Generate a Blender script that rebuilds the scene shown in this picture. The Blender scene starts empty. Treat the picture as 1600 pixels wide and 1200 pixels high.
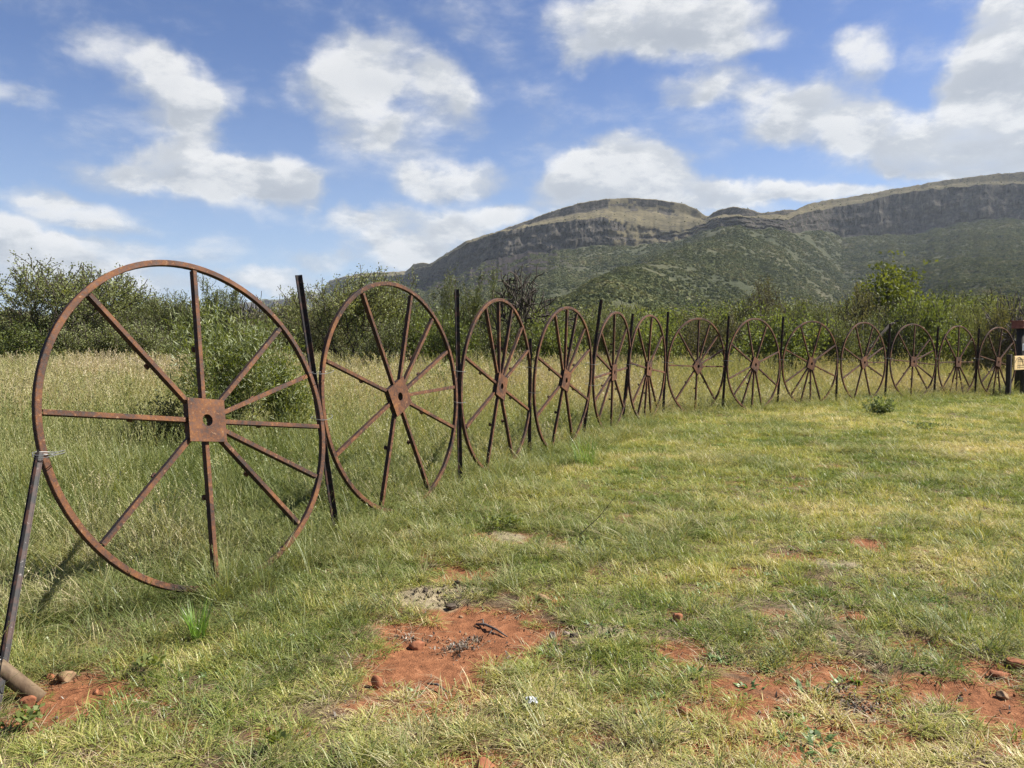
import bpy, math, random
import numpy as np
from math import radians as R_, pi, sin, cos
from mathutils import Vector, Matrix

sc = bpy.context.scene
col = sc.collection

# ------------------------------------------------------------------ camera
EYE = 1.5
PITCH = R_(3.1)
F = 1202.0                        # focal length in pixels of a 1600 px wide picture
cam = bpy.data.cameras.new('camera'); cam.sensor_width = 36; cam.lens = 36 * F / 1600
cam.clip_end = 30000; cam.clip_start = 0.05
co = bpy.data.objects.new('camera', cam); col.objects.link(co)
co.location = (0, 0, EYE); co.rotation_euler = (pi / 2 - PITCH, 0, 0)
sc.camera = co

# ------------------------------------------------------------------ sun, sky, exposure
SUN_AZ, SUN_EL = R_(80), R_(47)          # azimuth clockwise from +Y
SUN_DIR = Vector((sin(SUN_AZ) * cos(SUN_EL), cos(SUN_AZ) * cos(SUN_EL), sin(SUN_EL)))
sl = bpy.data.lights.new('sun', 'SUN'); sl.energy = 5.0; sl.angle = R_(0.53); sl.color = (1.0, 0.955, 0.88)
so = bpy.data.objects.new('sun', sl); col.objects.link(so)
so.rotation_euler = SUN_DIR.to_track_quat('Z', 'Y').to_euler(); so.location = (20, 5, 30)
sc.view_settings.view_transform = 'Standard'; sc.view_settings.look = 'None'
sc.view_settings.gamma = 1; sc.view_settings.exposure = 1.27
sc.view_settings.use_curve_mapping = False
cy = sc.cycles
cy.max_bounces = 6; cy.diffuse_bounces = 3; cy.glossy_bounces = 2; cy.transmission_bounces = 3
cy.transparent_max_bounces = 6; cy.volume_bounces = 0; cy.use_denoising = True; cy.denoiser = 'OPENIMAGEDENOISE'; cy.denoising_prefilter = 'NONE'; cy.denoising_input_passes = 'RGB_ALBEDO_NORMAL'
cy.sample_clamp_indirect = 8
HAZE = 0.00005


def ray(px, py):
    a, b = (px - 800) / F, (600 - py) / F
    return np.array([a, cos(PITCH) + b * sin(PITCH), b * cos(PITCH) - sin(PITCH)])


def at(px, py, depth):
    """world point seen at this pixel at this distance along +Y"""
    d = ray(px, py); d = d * depth / d[1]
    return np.array([d[0], d[1], d[2] + EYE])


def gp(px, py, z=0.0):
    d = ray(px, py); t = (z - EYE) / d[2]
    return np.array([d[0] * t, d[1] * t])


class NT:
    """small helper to build node trees"""
    def __init__(self, nt):
        self.nt = nt; nt.nodes.clear()

    def n(self, typ, _in=None, **kw):
        nd = self.nt.nodes.new(typ)
        for k, v in kw.items(): setattr(nd, k, v)
        if _in:
            for k, v in _in.items():
                s = nd.inputs[k]
                if isinstance(v, bpy.types.NodeSocket): self.nt.links.new(v, s)
                else: s.default_value = v
        return nd

    def math(self, op, a, b=0.0, c=None, clamp=False):
        i = {0: a, 1: b}
        if c is not None: i[2] = c
        return self.n('ShaderNodeMath', i, operation=op, use_clamp=clamp).outputs[0]

    def vmath(self, op, a, b=(0, 0, 0)):
        nd = self.n('ShaderNodeVectorMath', {0: a}, operation=op)
        if op not in ('LENGTH', 'NORMALIZE'):
            if isinstance(b, bpy.types.NodeSocket): self.nt.links.new(b, nd.inputs[1])
            else: nd.inputs[1].default_value = b
        return nd.outputs['Value'] if op in ('LENGTH', 'DOT_PRODUCT') else nd.outputs[0]

    def noise(self, vec, scale, detail=4, rough=.55, dist=0.0, out='Fac', lac=2.0):
        nd = self.n('ShaderNodeTexNoise', {'Scale': scale, 'Detail': detail, 'Roughness': rough, 'Distortion': dist, 'Lacunarity': lac})
        if vec is not None: self.nt.links.new(vec, nd.inputs['Vector'])
        return nd.outputs[out]

    def ramp(self, fac, stops, interp='LINEAR'):
        nd = self.n('ShaderNodeValToRGB'); nd.color_ramp.interpolation = interp
        e = nd.color_ramp.elements
        while len(e) < len(stops): e.new(0.5)
        for k, (p, c) in enumerate(stops):
            e[k].position = p; e[k].color = (*c, 1) if len(c) == 3 else c
        self.nt.links.new(fac, nd.inputs[0])
        return nd.outputs[0]

    def mix(self, fac, a, b, mode='MIX'):
        nd = self.n('ShaderNodeMix', data_type='RGBA', blend_type=mode)
        for s, v in ((nd.inputs[0], fac), (nd.inputs[6], a), (nd.inputs[7], b)):
            if isinstance(v, bpy.types.NodeSocket): self.nt.links.new(v, s)
            else: s.default_value = v if not isinstance(v, tuple) or len(v) == 4 else (*v, 1)
        return nd.outputs[2]

    def mapr(self, v, a, b, c=0.0, d=1.0, smooth=True):
        return self.n('ShaderNodeMapRange', {0: v, 1: a, 2: b, 3: c, 4: d}, interpolation_type='SMOOTHSTEP' if smooth else 'LINEAR').outputs[0]


# ------------------------------------------------------------------ sky with clouds
def build_world():
    w = bpy.data.worlds.new('World'); sc.world = w; w.use_nodes = True
    w.cycles.sampling_method = 'MANUAL'; w.cycles.sample_map_resolution = 256
    t = NT(w.node_tree)
    out = t.n('ShaderNodeOutputWorld')
    sky = t.n('ShaderNodeTexSky', sky_type='NISHITA', sun_disc=False, sun_elevation=SUN_EL, sun_rotation=SUN_AZ,
              altitude=1300, air_density=1.0, dust_density=0.7, ozone_density=2.2)
    hsv = t.n('ShaderNodeHueSaturation', {'Hue': 0.512, 'Saturation': 1.14, 'Value': 1.0, 'Color': sky.outputs[0]})
    tc = t.n('ShaderNodeTexCoord').outputs['Generated']
    d = t.vmath('NORMALIZE', tc)
    sep = t.n('ShaderNodeSeparateXYZ', {0: d})
    az = t.math('ARCTAN2', sep.outputs[0], sep.outputs[1])
    el = t.math('ARCSINE', sep.outputs[2])
    # large warp makes the outlines billow
    wn = t.noise(d, 9.0, 5, .6, out='Color')
    wv = t.vmath('SUBTRACT', wn, (.5, .5, .5))
    wv = t.vmath('MULTIPLY', wv, (.11, .07, 0))
    p = t.vmath('ADD', t.n('ShaderNodeCombineXYZ', {0: az, 1: el, 2: 1.0}).outputs[0], wv)
    B = [(262,138,62,46,.85),(312,185,42,44,.7),(345,150,30,30,.25),(180,70,70,26,.42),(110,60,45,22,.22),(250,100,40,30,.35),(35,140,42,16,.38),(200,190,70,16,.2),(300,215,60,26,.42),
         (545,110,62,48,.9),(620,100,66,50,1.0),(690,150,52,48,.85),(560,195,75,42,.85),(640,235,66,38,.62),(490,140,46,34,.4),(730,195,40,40,.4),
         (180,272,66,22,.6),(262,262,66,30,1.0),(340,275,70,30,1.0),(420,278,62,32,1.0),(455,305,44,26,.7),(395,312,90,20,.55),(455,345,60,16,.35),
         (712,288,82,28,1.05),(548,350,44,22,.85),(655,365,78,34,.9),(745,352,72,24,.8),(610,395,80,24,.55),(700,395,90,24,.6),
         (50,300,52,15,.6),(120,328,76,20,.85),(185,350,46,12,.5),(40,382,76,26,.95),(150,392,84,24,.75),(60,428,110,26,.8),(210,432,90,20,.5),(10,350,40,12,.4),
         (490,408,66,18,.6),(430,445,60,18,1.0),(330,400,64,18,.3),(300,450,80,16,.4),(480,462,50,10,.5),
         (905,45,62,44,.8),(985,30,62,44,.85),(930,90,46,26,.5),(1075,25,70,38,1.0),(1160,35,62,36,.85),(1120,80,46,24,.45),(1040,60,60,26,.6),
         (1080,140,46,24,.65),(1145,132,54,26,.7),(1345,92,36,30,.75),(1320,68,30,16,.3),(1225,160,56,34,.7),(1290,180,66,44,.95),(1370,210,72,42,.95),(1420,240,56,30,.85),(1230,205,44,20,.4),
         (1560,55,56,46,1.0),(1590,110,52,52,1.15),(1530,120,44,40,.9),(1500,195,56,30,.9),(1570,205,76,44,1.15),(1480,245,80,28,.85),(1580,260,70,24,.9),(1600,10,50,30,.6),(1430,60,30,16,.2),
         (905,262,46,26,.75),(968,243,62,34,1.15),(1025,262,58,30,1.1),(940,290,86,26,1.0),(1065,295,84,24,1.0),(1160,298,76,20,.95),(1240,298,50,16,.85),(1325,300,72,14,.95),
         (850,150,46,36,.25),(865,205,40,26,.2),(1060,200,60,24,.15),(870,300,50,24,.45),(700,30,50,30,.15),(1000,330,220,20,.7),(800,345,50,16,.4)]
    rng = random.Random(4)
    blobs = []
    for (x, y, rx, ry, wt) in B:
        v = ray(x, y); v = v / np.linalg.norm(v)
        blobs.append((math.atan2(v[0], v[1]), math.asin(v[2]), rx / F * 1.18, ry / F * 1.26, wt))
    for k in range(22):                        # the same broken cloud goes on all round
        a = rng.uniform(.85, 2 * pi - .85); a = a if a < pi else a - 2 * pi
        e = rng.choice([.12, .2, .3, .45, .65, .9]) + rng.uniform(-.05, .05)
        s = rng.uniform(.7, 1.5); blobs.append((a, e, .16 * s, .06 * s, rng.uniform(.7, 1)))
    acc = None
    for bi, (a, e, ra, re, wt) in enumerate(blobs):
        if bi and bi % 14 == 0:      # keeps the shader's evaluation order compact
            p = t.n('ShaderNodeVectorMath', {0: acc, 1: (1e-7, 1e-7, 0), 2: p}, operation='MULTIPLY_ADD').outputs[0]
        q = t.n('ShaderNodeVectorMath', {0: p, 1: (1 / ra, 1 / re, 1), 2: (-a / ra, -e / re, 0)}, operation='MULTIPLY_ADD').outputs[0]
        v = t.mapr(t.vmath('LENGTH', q), 1.50, 1.0, 0.0, wt)
        nd = t.n('ShaderNodeVectorMath', {0: q, 1: v}, operation='MULTIPLY_ADD')
        if acc is None: nd.inputs[2].default_value = (0, 0, 0)
        else: t.nt.links.new(acc, nd.inputs[2])
        acc = nd.outputs[0]
    sa = t.n('ShaderNodeSeparateXYZ', {0: acc}); tot = t.math('SMOOTH_MIN', sa.outputs[2], 1.15, .3); rel = sa.outputs[1]
    st = t.n('ShaderNodeMapping', {'Vector': d, 'Scale': (1, 1, 2.1)}).outputs[0]
    f1 = t.noise(st, 9.0, 9, .60, .2)
    f2 = t.noise(st, 22, 6, .6, .2)
    det = t.math('ADD', t.math('MULTIPLY', t.math('SUBTRACT', f1, .5), 1.7), t.math('MULTIPLY', t.math('SUBTRACT', f2, .5), .60))
    dens = t.math('ADD', tot, det)
    mask = t.mapr(dens, -.08, 1.12)
    thick = t.mapr(dens, .55, 1.25)
    # light on the clouds: denser towards the sun side = greyer
    so_ = t.vmath('ADD', st, (.022, .004, .05))
    f1b = t.noise(so_, 9.0, 6, .60, .2)
    sh = t.mapr(t.math('SUBTRACT', f1, f1b), -.10, .12)
    lum = t.math('ADD', t.math('MULTIPLY', sh, .5), t.math('MULTIPLY', t.mapr(t.math('ABSOLUTE', t.math('SUBTRACT', thick, .45)), .0, .55), -.12))
    lum = t.math('ADD', lum, t.math('MULTIPLY', t.n('ShaderNodeClamp', {0: rel, 1: -1.0, 2: 1.0}).outputs[0], .26))
    cc = t.ramp(t.math('ADD', lum, .46), [(0, (.40, .45, .53)), (.4, (.62, .66, .71)), (.75, (.84, .86, .88)), (1, (1.0, 1.0, 1.0))])
    low = t.mapr(sep.outputs[2], .0, .16)
    mask2 = t.math('MULTIPLY', mask, .95)
    # thin whitish air towards the horizon
    hz = t.math('POWER', t.mapr(sep.outputs[2], .34, .0, 0.0, 1.0, False), 1.5); hz = t.math('MULTIPLY', hz, .85)
    base = t.n('ShaderNodeBackground', {'Color': hsv.outputs[0], 'Strength': 0.055})
    air = t.n('ShaderNodeBackground', {'Color': (.44, .58, .80, 1), 'Strength': 0.40})
    skym = t.n('ShaderNodeMixShader', {0: hz, 1: base.outputs[0], 2: air.outputs[0]})
    cl = t.n('ShaderNodeBackground', {'Color': cc, 'Strength': 0.375})
    m = t.n('ShaderNodeMixShader', {0: mask2, 1: skym.outputs[0], 2: cl.outputs[0]})
    t.nt.links.new(m.outputs[0], out.inputs[0])


build_world()

# ------------------------------------------------------------------ helpers
def tag(o, label=None, cat=None, group=None, kind=None):
    if label: o['label'] = label
    if cat: o['category'] = cat
    if group: o['group'] = group
    if kind: o['kind'] = kind
    return o


def link(o, parent=None):
    col.objects.link(o)
    if parent: o.parent = parent
    return o


def mesh_np(name, V, Fs, mats=(), smooth=False, mat_idx=None, attrs=None):
    """V (n,3); Fs list of arrays (m,k) of faces"""
    me = bpy.data.meshes.new(name)
    V = np.asarray(V, dtype=np.float32)
    if not isinstance(Fs, (list, tuple)): Fs = [Fs]
    Fs = [np.asarray(f, dtype=np.int32) for f in Fs if len(f)]
    me.vertices.add(len(V)); me.vertices.foreach_set('co', V.ravel())
    if Fs:
        lv = np.concatenate([f.ravel() for f in Fs])
        tot = np.concatenate([np.full(len(f), f.shape[1], dtype=np.int32) for f in Fs])
        st = np.concatenate([[0], np.cumsum(tot)[:-1]]).astype(np.int32)
        me.loops.add(len(lv)); me.loops.foreach_set('vertex_index', lv)
        me.polygons.add(len(tot)); me.polygons.foreach_set('loop_start', st)
        try: me.polygons.foreach_set('loop_total', tot)
        except Exception: pass
        if mat_idx is not None: me.polygons.foreach_set('material_index', np.asarray(mat_idx, dtype=np.int32))
        me.polygons.foreach_set('use_smooth', np.full(len(tot), smooth))
    for m in mats: me.materials.append(m)
    if attrs:
        for k, a in attrs.items():
            a = np.asarray(a, dtype=np.float32)
            if a.ndim == 1:
                at_ = me.attributes.new(k, 'FLOAT', 'POINT'); at_.data.foreach_set('value', a)
            else:
                at_ = me.attributes.new(k, 'FLOAT_VECTOR', 'POINT'); at_.data.foreach_set('vector', a.ravel())
    me.update(calc_edges=True); me.validate()
    return me


def obj(name, me, parent=None):
    return link(bpy.data.objects.new(name, me), parent)


def empty(name, loc, rz=0.0):
    o = bpy.data.objects.new(name, None); o.empty_display_size = .2
    o.location = loc; o.rotation_euler = (0, 0, rz); return link(o)


class MB:
    def __init__(s): s.v = []; s.f = []; s.n = 0
    def add(s, V, Fc):
        V = np.asarray(V, float); Fc = [tuple(int(i) + s.n for i in f) for f in Fc]
        s.v.append(V); s.f += Fc; s.n += len(V)
    def box(s, c, size, rot=None, bevel=0.0):
        x, y, z = [k / 2 for k in size]; c = np.array(c, float)
        if bevel:
            b = bevel; V = []
            prof = [(-x + b, -y), (x - b, -y), (x, -y + b), (x, y - b), (x - b, y), (-x + b, y), (-x, y - b), (-x, -y + b)]
            for zz, ins in ((-z, b), (-z + b, 0), (z - b, 0), (z, b)):
                for (a, d) in prof:
                    V.append((a * (1 - ins / x if ins else 1), d * (1 - ins / y if ins else 1), zz))
            V = np.array(V); Fc = [tuple(range(7, -1, -1)), tuple(range(24, 32))]
            for l in range(3):
                for k in range(8): Fc.append((l*8+k, l*8+(k+1) % 8, (l+1)*8+(k+1) % 8, (l+1)*8+k))
        else:
            V = np.array([(i, j, k) for k in (-z, z) for j in (-y, y) for i in (-x, x)])
            Fc = [(0, 2, 3, 1), (4, 5, 7, 6), (0, 1, 5, 4), (2, 6, 7, 3), (0, 4, 6, 2), (1, 3, 7, 5)]
        if rot is not None: V = V @ np.array(rot).T
        s.add(V + c, Fc)
    def tube(s, pts, rad, k=8, cap=True):
        pts = np.asarray(pts, float); n = len(pts)
        rad = np.full(n, rad) if np.isscalar(rad) else np.asarray(rad)
        T = np.gradient(pts, axis=0); T /= np.linalg.norm(T, axis=1)[:, None] + 1e-9
        ref = np.array([0, 0, 1.]) if abs(T[0][2]) < .8 else np.array([1., 0, 0])
        V = []
        for i in range(n):
            a = np.cross(T[i], ref); a /= np.linalg.norm(a) + 1e-9; b = np.cross(T[i], a)
            th = np.arange(k) * 2 * pi / k
            V.append(pts[i] + rad[i] * (np.cos(th)[:, None] * a + np.sin(th)[:, None] * b))
        V = np.concatenate(V); Fc = []
        for i in range(n - 1):
            for j in range(k): Fc.append((i*k+j, i*k+(j+1) % k, (i+1)*k+(j+1) % k, (i+1)*k+j))
        if cap: Fc += [tuple(range(k-1, -1, -1)), tuple(range((n-1)*k, n*k))]
        s.add(V, Fc)
    def mesh(s, name, mat, smooth=False):
        me = bpy.data.meshes.new(name)
        me.from_pydata(np.concatenate(s.v).tolist(), [], s.f); me.materials.append(mat)
        if smooth: me.polygons.foreach_set('use_smooth', np.full(len(me.polygons), True))
        me.update(); return me
    def build(s, name, mat, parent=None, smooth=False): return obj(name, s.mesh(name, mat, smooth), parent)


# numpy value noise -------------------------------------------------
def vnoise(x, y, seed=0):
    xi, yi = np.floor(x).astype(np.int64), np.floor(y).astype(np.int64)
    fx, fy = x - xi, y - yi; fx = fx * fx * (3 - 2 * fx); fy = fy * fy * (3 - 2 * fy)
    def h(a, b):
        n = (a * 374761393 + b * 668265263 + seed * 1442695041) & 0xffffffff
        n = ((n ^ (n >> 13)) * 1274126177) & 0xffffffff
        return ((n ^ (n >> 16)) & 0xffff) / 65535.0
    return (h(xi, yi) * (1 - fx) * (1 - fy) + h(xi + 1, yi) * fx * (1 - fy) + h(xi, yi + 1) * (1 - fx) * fy + h(xi + 1, yi + 1) * fx * fy)


def fbm(x, y, seed=0, oct=4, g=.5):
    s = 0; a = 1; tot = 0
    for k in range(oct):
        s = s + a * vnoise(x * 2 ** k + 17.3 * k, y * 2 ** k - 9.1 * k, seed + k); tot += a; a *= g
    return s / tot


def sstep(a, b, x):
    t = np.clip((x - a) / (b - a), 0, 1); return t * t * (3 - 2 * t)


# ------------------------------------------------------------------ materials
def mat(name):
    m = bpy.data.materials.new(name); m.use_nodes = True; return m, NT(m.node_tree)


def finish(t, shader, disp=None):
    o = t.n('ShaderNodeOutputMaterial'); t.nt.links.new(shader, o.inputs[0])
    return o


def mat_rust(name, base=0.0, orange=0.0):
    m, t = mat(name)
    tc = t.n('ShaderNodeTexCoord').outputs['Object']
    oi = t.n('ShaderNodeObjectInfo').outputs['Random']
    off = t.n('ShaderNodeCombineXYZ', {0: t.math('MULTIPLY', oi, 37.0), 1: t.math('MULTIPLY', oi, 11.0), 2: 0.0}).outputs[0]
    p = t.vmath('ADD', tc, off)
    n1 = t.noise(p, 5, 5, .6); n2 = t.noise(p, 38, 5, .65); n3 = t.noise(p, 160, 3, .6)
    f = t.math('ADD', t.math('MULTIPLY', n1, .46), t.math('ADD', t.math('MULTIPLY', n2, .36), t.math('MULTIPLY', n3, .18)))
    f = t.math('ADD', f, orange)
    c = t.ramp(f, [(0.38, (0.0138, 0.0081, 0.0059)), (0.44, (0.0392, 0.0182, 0.0101)), (0.49, (0.0735, 0.0293, 0.0134)), (0.54, (0.1127, 0.0445, 0.0168)), (0.6, (0.1667, 0.0668, 0.0193)), (0.67, (0.2549, 0.1164, 0.0353))])
    c2 = t.mix(t.mapr(n2, .60, .68), c, (.20, .125, .075, 1))
    c2 = t.mix(t.mapr(t.n('ShaderNodeSeparateXYZ', {0: t.n('ShaderNodeTexCoord').outputs['Normal']}).outputs[1], .2, .6, .62, 0.0), c2, (.010, .006, .005, 1))  # shade painted into the colour: sides and backs darker than the front faces
    c3 = t.mix(t.math('MULTIPLY', t.mapr(n3, .60, .70), .55), c2, (.035, .018, .014, 1))
    h = t.math('ADD', t.math('MULTIPLY', n3, .5), n2)
    b = t.n('ShaderNodeBump', {'Strength': .55, 'Distance': .003, 'Height': h}).outputs[0]
    s = t.n('ShaderNodeBsdfPrincipled', {'Base Color': c3, 'Roughness': t.mapr(n2, .3, .7, .62, .92), 'Normal': b, 'Specular IOR Level': .35})
    finish(t, s.outputs[0]); return m


def mat_paint():
    m, t = mat('black_post_paint')
    tc = t.n('ShaderNodeTexCoord').outputs['Object']
    n1 = t.noise(tc, 9, 5, .65); n2 = t.noise(tc, 55, 4, .7)
    c = t.mix(t.mapr(n1, .46, .58), (.009, .008, .008, 1), (.045, .020, .014, 1))
    c = t.mix(t.mapr(n2, .64, .70), c, (.16, .14, .13, 1))
    s = t.n('ShaderNodeBsdfPrincipled', {'Base Color': c, 'Roughness': .6, 'Specular IOR Level': .25})
    finish(t, s.outputs[0]); return m


def mat_plain(name, c0, c1, scale=20, rough=.8, spec=.3, bump=.2, metallic=0.0, stretch=(1, 1, 1)):
    m, t = mat(name)
    tc = t.n('ShaderNodeMapping', {'Vector': t.n('ShaderNodeTexCoord').outputs['Object'], 'Scale': stretch}).outputs[0]
    n1 = t.noise(tc, scale, 6, .62)
    c = t.ramp(n1, [(.3, c0), (.7, c1)])
    b = t.n('ShaderNodeBump', {'Strength': bump, 'Distance': .01, 'Height': n1}).outputs[0]
    s = t.n('ShaderNodeBsdfPrincipled', {'Base Color': c, 'Roughness': rough, 'Specular IOR Level': spec, 'Normal': b, 'Metallic': metallic})
    finish(t, s.outputs[0]); return m


def mat_leaf(name, stops, trans=.35, gloss=.06, rough=.45, patch=(0.0, .5), world_amp=.35, root=None, inst=True):
    """leaf / blade: colour picked by blade randomness, by instance tint and by where it grows"""
    m, t = mat(name)
    br = t.n('ShaderNodeAttribute', attribute_name='brnd').outputs['Fac']
    geo = t.n('ShaderNodeNewGeometry').outputs['Position']
    w = t.noise(geo, patch[1], 4, .6)
    f = t.math('ADD', t.math('MULTIPLY', br, .55), t.math('MULTIPLY', t.math('SUBTRACT', w, .5), world_amp * 2))
    if inst:
        ti = t.n('ShaderNodeAttribute', attribute_type='INSTANCER', attribute_name='tint').outputs['Fac']
        f = t.math('ADD', f, ti)
    else:
        ti = t.n('ShaderNodeObjectInfo').outputs['Random']
        f = t.math('ADD', f, t.math('MULTIPLY', ti, .3))
    c = t.ramp(f, stops)
    if root:
        al = t.n('ShaderNodeAttribute', attribute_name='along').outputs['Fac']
        c = t.mix(t.mapr(al, root[1], 0.0, 0.0, root[2]), c, root[0])
    df = t.n('ShaderNodeBsdfDiffuse', {'Color': c}).outputs[0]
    tl = t.n('ShaderNodeBsdfTranslucent', {'Color': t.mix(1.0, c, (1.25, 1.2, .55, 1), 'MULTIPLY')}).outputs[0]
    s = t.n('ShaderNodeMixShader', {0: trans, 1: df, 2: tl}).outputs[0]
    if gloss:
        g = t.n('ShaderNodeBsdfGlossy', {'Color': (1, 1, .95, 1), 'Roughness': rough}).outputs[0]
        s = t.n('ShaderNodeMixShader', {0: gloss, 1: s, 2: g}).outputs[0]
    finish(t, s); return m


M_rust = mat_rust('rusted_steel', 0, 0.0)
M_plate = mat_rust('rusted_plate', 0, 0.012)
M_paint = mat_paint()
M_wire = mat_plain('galvanised_wire', (.10, .10, .10), (.24, .24, .23), 60, .5, .4, .1, .3)
M_bark = mat_plain('bark', (.030, .024, .020), (.095, .078, .062), 14, .9, .2, .6, stretch=(3, 3, .6))
M_dead = mat_plain('dead_wood', (.05, .042, .037), (.15, .13, .115), 12, .9, .2, .5, stretch=(3, 3, .6))
M_pole = mat_plain('weathered_pole', (.060, .036, .020), (.19, .135, .080), 7, .75, .35, .3, stretch=(3, 3, .7))
M_stone_o = mat_plain('orange_stone', (.17, .060, .030), (.33, .14, .070), 12, .9, .2, .9)
M_stone_t = mat_plain('tan_stone', (.14, .085, .045), (.32, .205, .115), 10, .85, .25, .7)
M_stone_d = mat_plain('dark_clod', (.030, .022, .016), (.11, .085, .062), 18, .95, .2, .9)
M_stone_g = mat_plain('grey_stone', (.11, .08, .065), (.22, .17, .14), 14, .9, .25, .8)

# ------------------------------------------------------------------ the row of wheels (measured)
# x, y, hub height, yaw, lean, first spoke angle (deg)
WH = [(-1.902, 4.763, 1.015, 1.071, -.236, 307.5), (-1.012, 6.873, 1.015, 1.107, -.084, 339),
      (-.129, 9.007, .985, 1.176, 0, 23.5), (.75, 10.75, .97, 1.105, .054, 25.5),
      (1.728, 13.029, .995, 1.14, .051, 139), (2.61, 14.663, 1.0, 1.058, .025, 218),
      (3.951, 16.335, .99, .714, .017, 358), (5.412, 17.109, 1.005, .687, -.014, 197),
      (7.177, 18.441, .99, .554, .025, 206), (9.0, 19.66, .985, .61, 0, 337.5),
      (10.883, 20.846, .975, .518, -.029, 310), (12.628, 21.769, .945, .569, 0, 224),
      (14.254, 22.549, .925, .535, 0, 215)]
FENCE = [(-3.4, 2.2), (-2.4, 3.86), (-1.44, 5.81), (-.54, 7.92), (.28, 9.9), (1.25, 11.88), (2.13, 13.87), (3.14, 15.6), (4.68, 16.75),
         (6.25, 17.8), (8.06, 19.0), (9.85, 20.2), (11.77, 21.27), (13.44, 22.17), (15.14, 23.1), (26, 29)]
FX = np.array([p[0] for p in FENCE]); FY = np.array([p[1] for p in FENCE])


def fence_sd(x, y):
    """signed distance to the fence line, positive behind it"""
    x = np.asarray(x, float); y = np.asarray(y, float)
    best = np.full(x.shape, 1e9); sg = np.ones(x.shape)
    for i in range(len(FX) - 1):
        ax, ay, bx, by = FX[i], FY[i], FX[i+1], FY[i+1]
        dx, dy = bx - ax, by - ay; L = dx*dx + dy*dy
        t = np.clip(((x-ax)*dx + (y-ay)*dy) / L, -3 if i == 0 else 0, 30 if i == len(FX)-2 else 1)
        qx, qy = x - ax - t*dx, y - ay - t*dy; d = np.hypot(qx, qy)
        s = np.sign(dx*(y-ay) - dy*(x-ax)); m = d < best
        best = np.where(m, d, best); sg = np.where(m, s, sg)
    return best * sg


# bare soil, ash and mound patches: picture spot, half size in picture, strength
def P2(px, py, rx, ry, w=1.0, rot=0):
    c = gp(px, py); d = c[1]
    k = 1.22 if py > 1000 else 1.0; rx *= k; ry *= k
    return (c[0], c[1], rx * d / F, (gp(px, py - ry)[1] - gp(px, py + ry)[1]) / 2, w)


BARE = [P2(*a) for a in [(735,990,140,42,1.4),(655,1030,85,32,1.4),(710,1062,60,36,1.3),(835,988,65,26,1.3),(750,962,95,24,1.3),
        (1065,1018,48,22,1.2),(1285,1046,60,24,1.2),(1490,1080,85,20,1.3),(1570,1105,70,28,1.3),(1545,1050,55,18,1.0),(110,1085,85,30,1.15),
        (60,1120,60,24,.8),(1160,890,34,9,1.0),(1365,850,34,10,1.1),(875,848,30,9,1.1),(725,893,60,16,1.05),(1300,728,35,4,.9),
        (1180,1110,90,32,.75),(1080,1100,60,24,.8),(770,1195,80,22,.9),(1300,1180,110,26,.7),(640,1115,60,18,.7),(440,1150,60,24,.4),
        (1345,1100,80,24,.9),(1060,962,30,10,.9),(1340,962,45,10,1.0),(855,930,50,14,.8),(1180,1045,40,20,.7),(1130,1075,50,18,.8),
        (1440,1010,60,14,.9),(1395,1165,70,18,.8),(1120,1165,90,16,.8),(900,1150,70,14,.6),(1330,1140,80,14,.9),(1225,1065,50,20,.9),(1180,1000,60,12,.6),(1585,1160,50,18,.8),(1010,1050,50,14,.7),(1470,955,60,10,.6),(560,1100,60,16,.5),(200,1095,60,18,.7),(780,838,60,10,.8),(640,835,22,6,1.0),(290,1140,70,20,.45),(980,1185,70,16,.45),(970,1085,80,18,.55),(1255,755,40,6,.5),
        (1210,770,80,7,.4),(1230,958,50,12,.5),(1100,925,60,12,.4),(1480,905,60,12,.5),(1260,870,70,10,.5),(960,1045,90,12,.3)]]
ASH = [P2(*a) for a in [(665,935,52,16,1.1),(715,920,50,13,1.1),(625,935,35,12,.8),(960,990,55,14,1.1),(905,1000,30,10,.5),(1310,880,55,9,.8),(790,838,36,8,.8),
       (640,835,24,6,.9),(1240,905,40,8,.4)]]


def field(patches, x, y, seed, soft=.8):
    r = np.zeros_like(x)
    nx = (fbm(x * 5, y * 5, seed) - .5) * .9; ny = (fbm(x * 14, y * 14, seed + 9) - .5) * .5
    for (cx, cy_, rx, ry, w) in patches:
        q = np.sqrt(((x - cx) / rx) ** 2 + ((y - cy_) / ry) ** 2) + nx + ny
        r = np.maximum(r, w * (1 - sstep(1 - soft, 1 + soft * .6, q)))
    return r


def gheight(x, y):
    d = np.hypot(x, y)
    near = np.exp(-(d / 40) ** 2)
    z = (fbm(x * .55, y * .55, 3) - .5) * .075 * near + (fbm(x * 3.1, y * 3.1, 5) - .5) * .028 * near + (fbm(x * 11, y * 11, 6) - .5) * .013 * np.exp(-(d / 9) ** 2)
    z -= .05 * sstep(6, 16, x) * (1 - sstep(60, 140, d))
    ash = field(ASH, x, y, 31)
    bare = field(BARE, x, y, 21)
    z += ash * (.022 + .03 * (fbm(x * 30, y * 30, 8, 2) - .5))
    z -= .02 * np.clip(bare, 0, 1)
    z += np.clip(bare, 0, 1) * (fbm(x * 24, y * 24, 12, 3) - .5) * .02 * (d < 9)
    h = P2(697, 935, 17, 7, 1); z -= .06 * np.exp(-(((x - h[0]) / h[2]) ** 2 + ((y - h[1]) / h[3]) ** 2))
    return z


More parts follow.
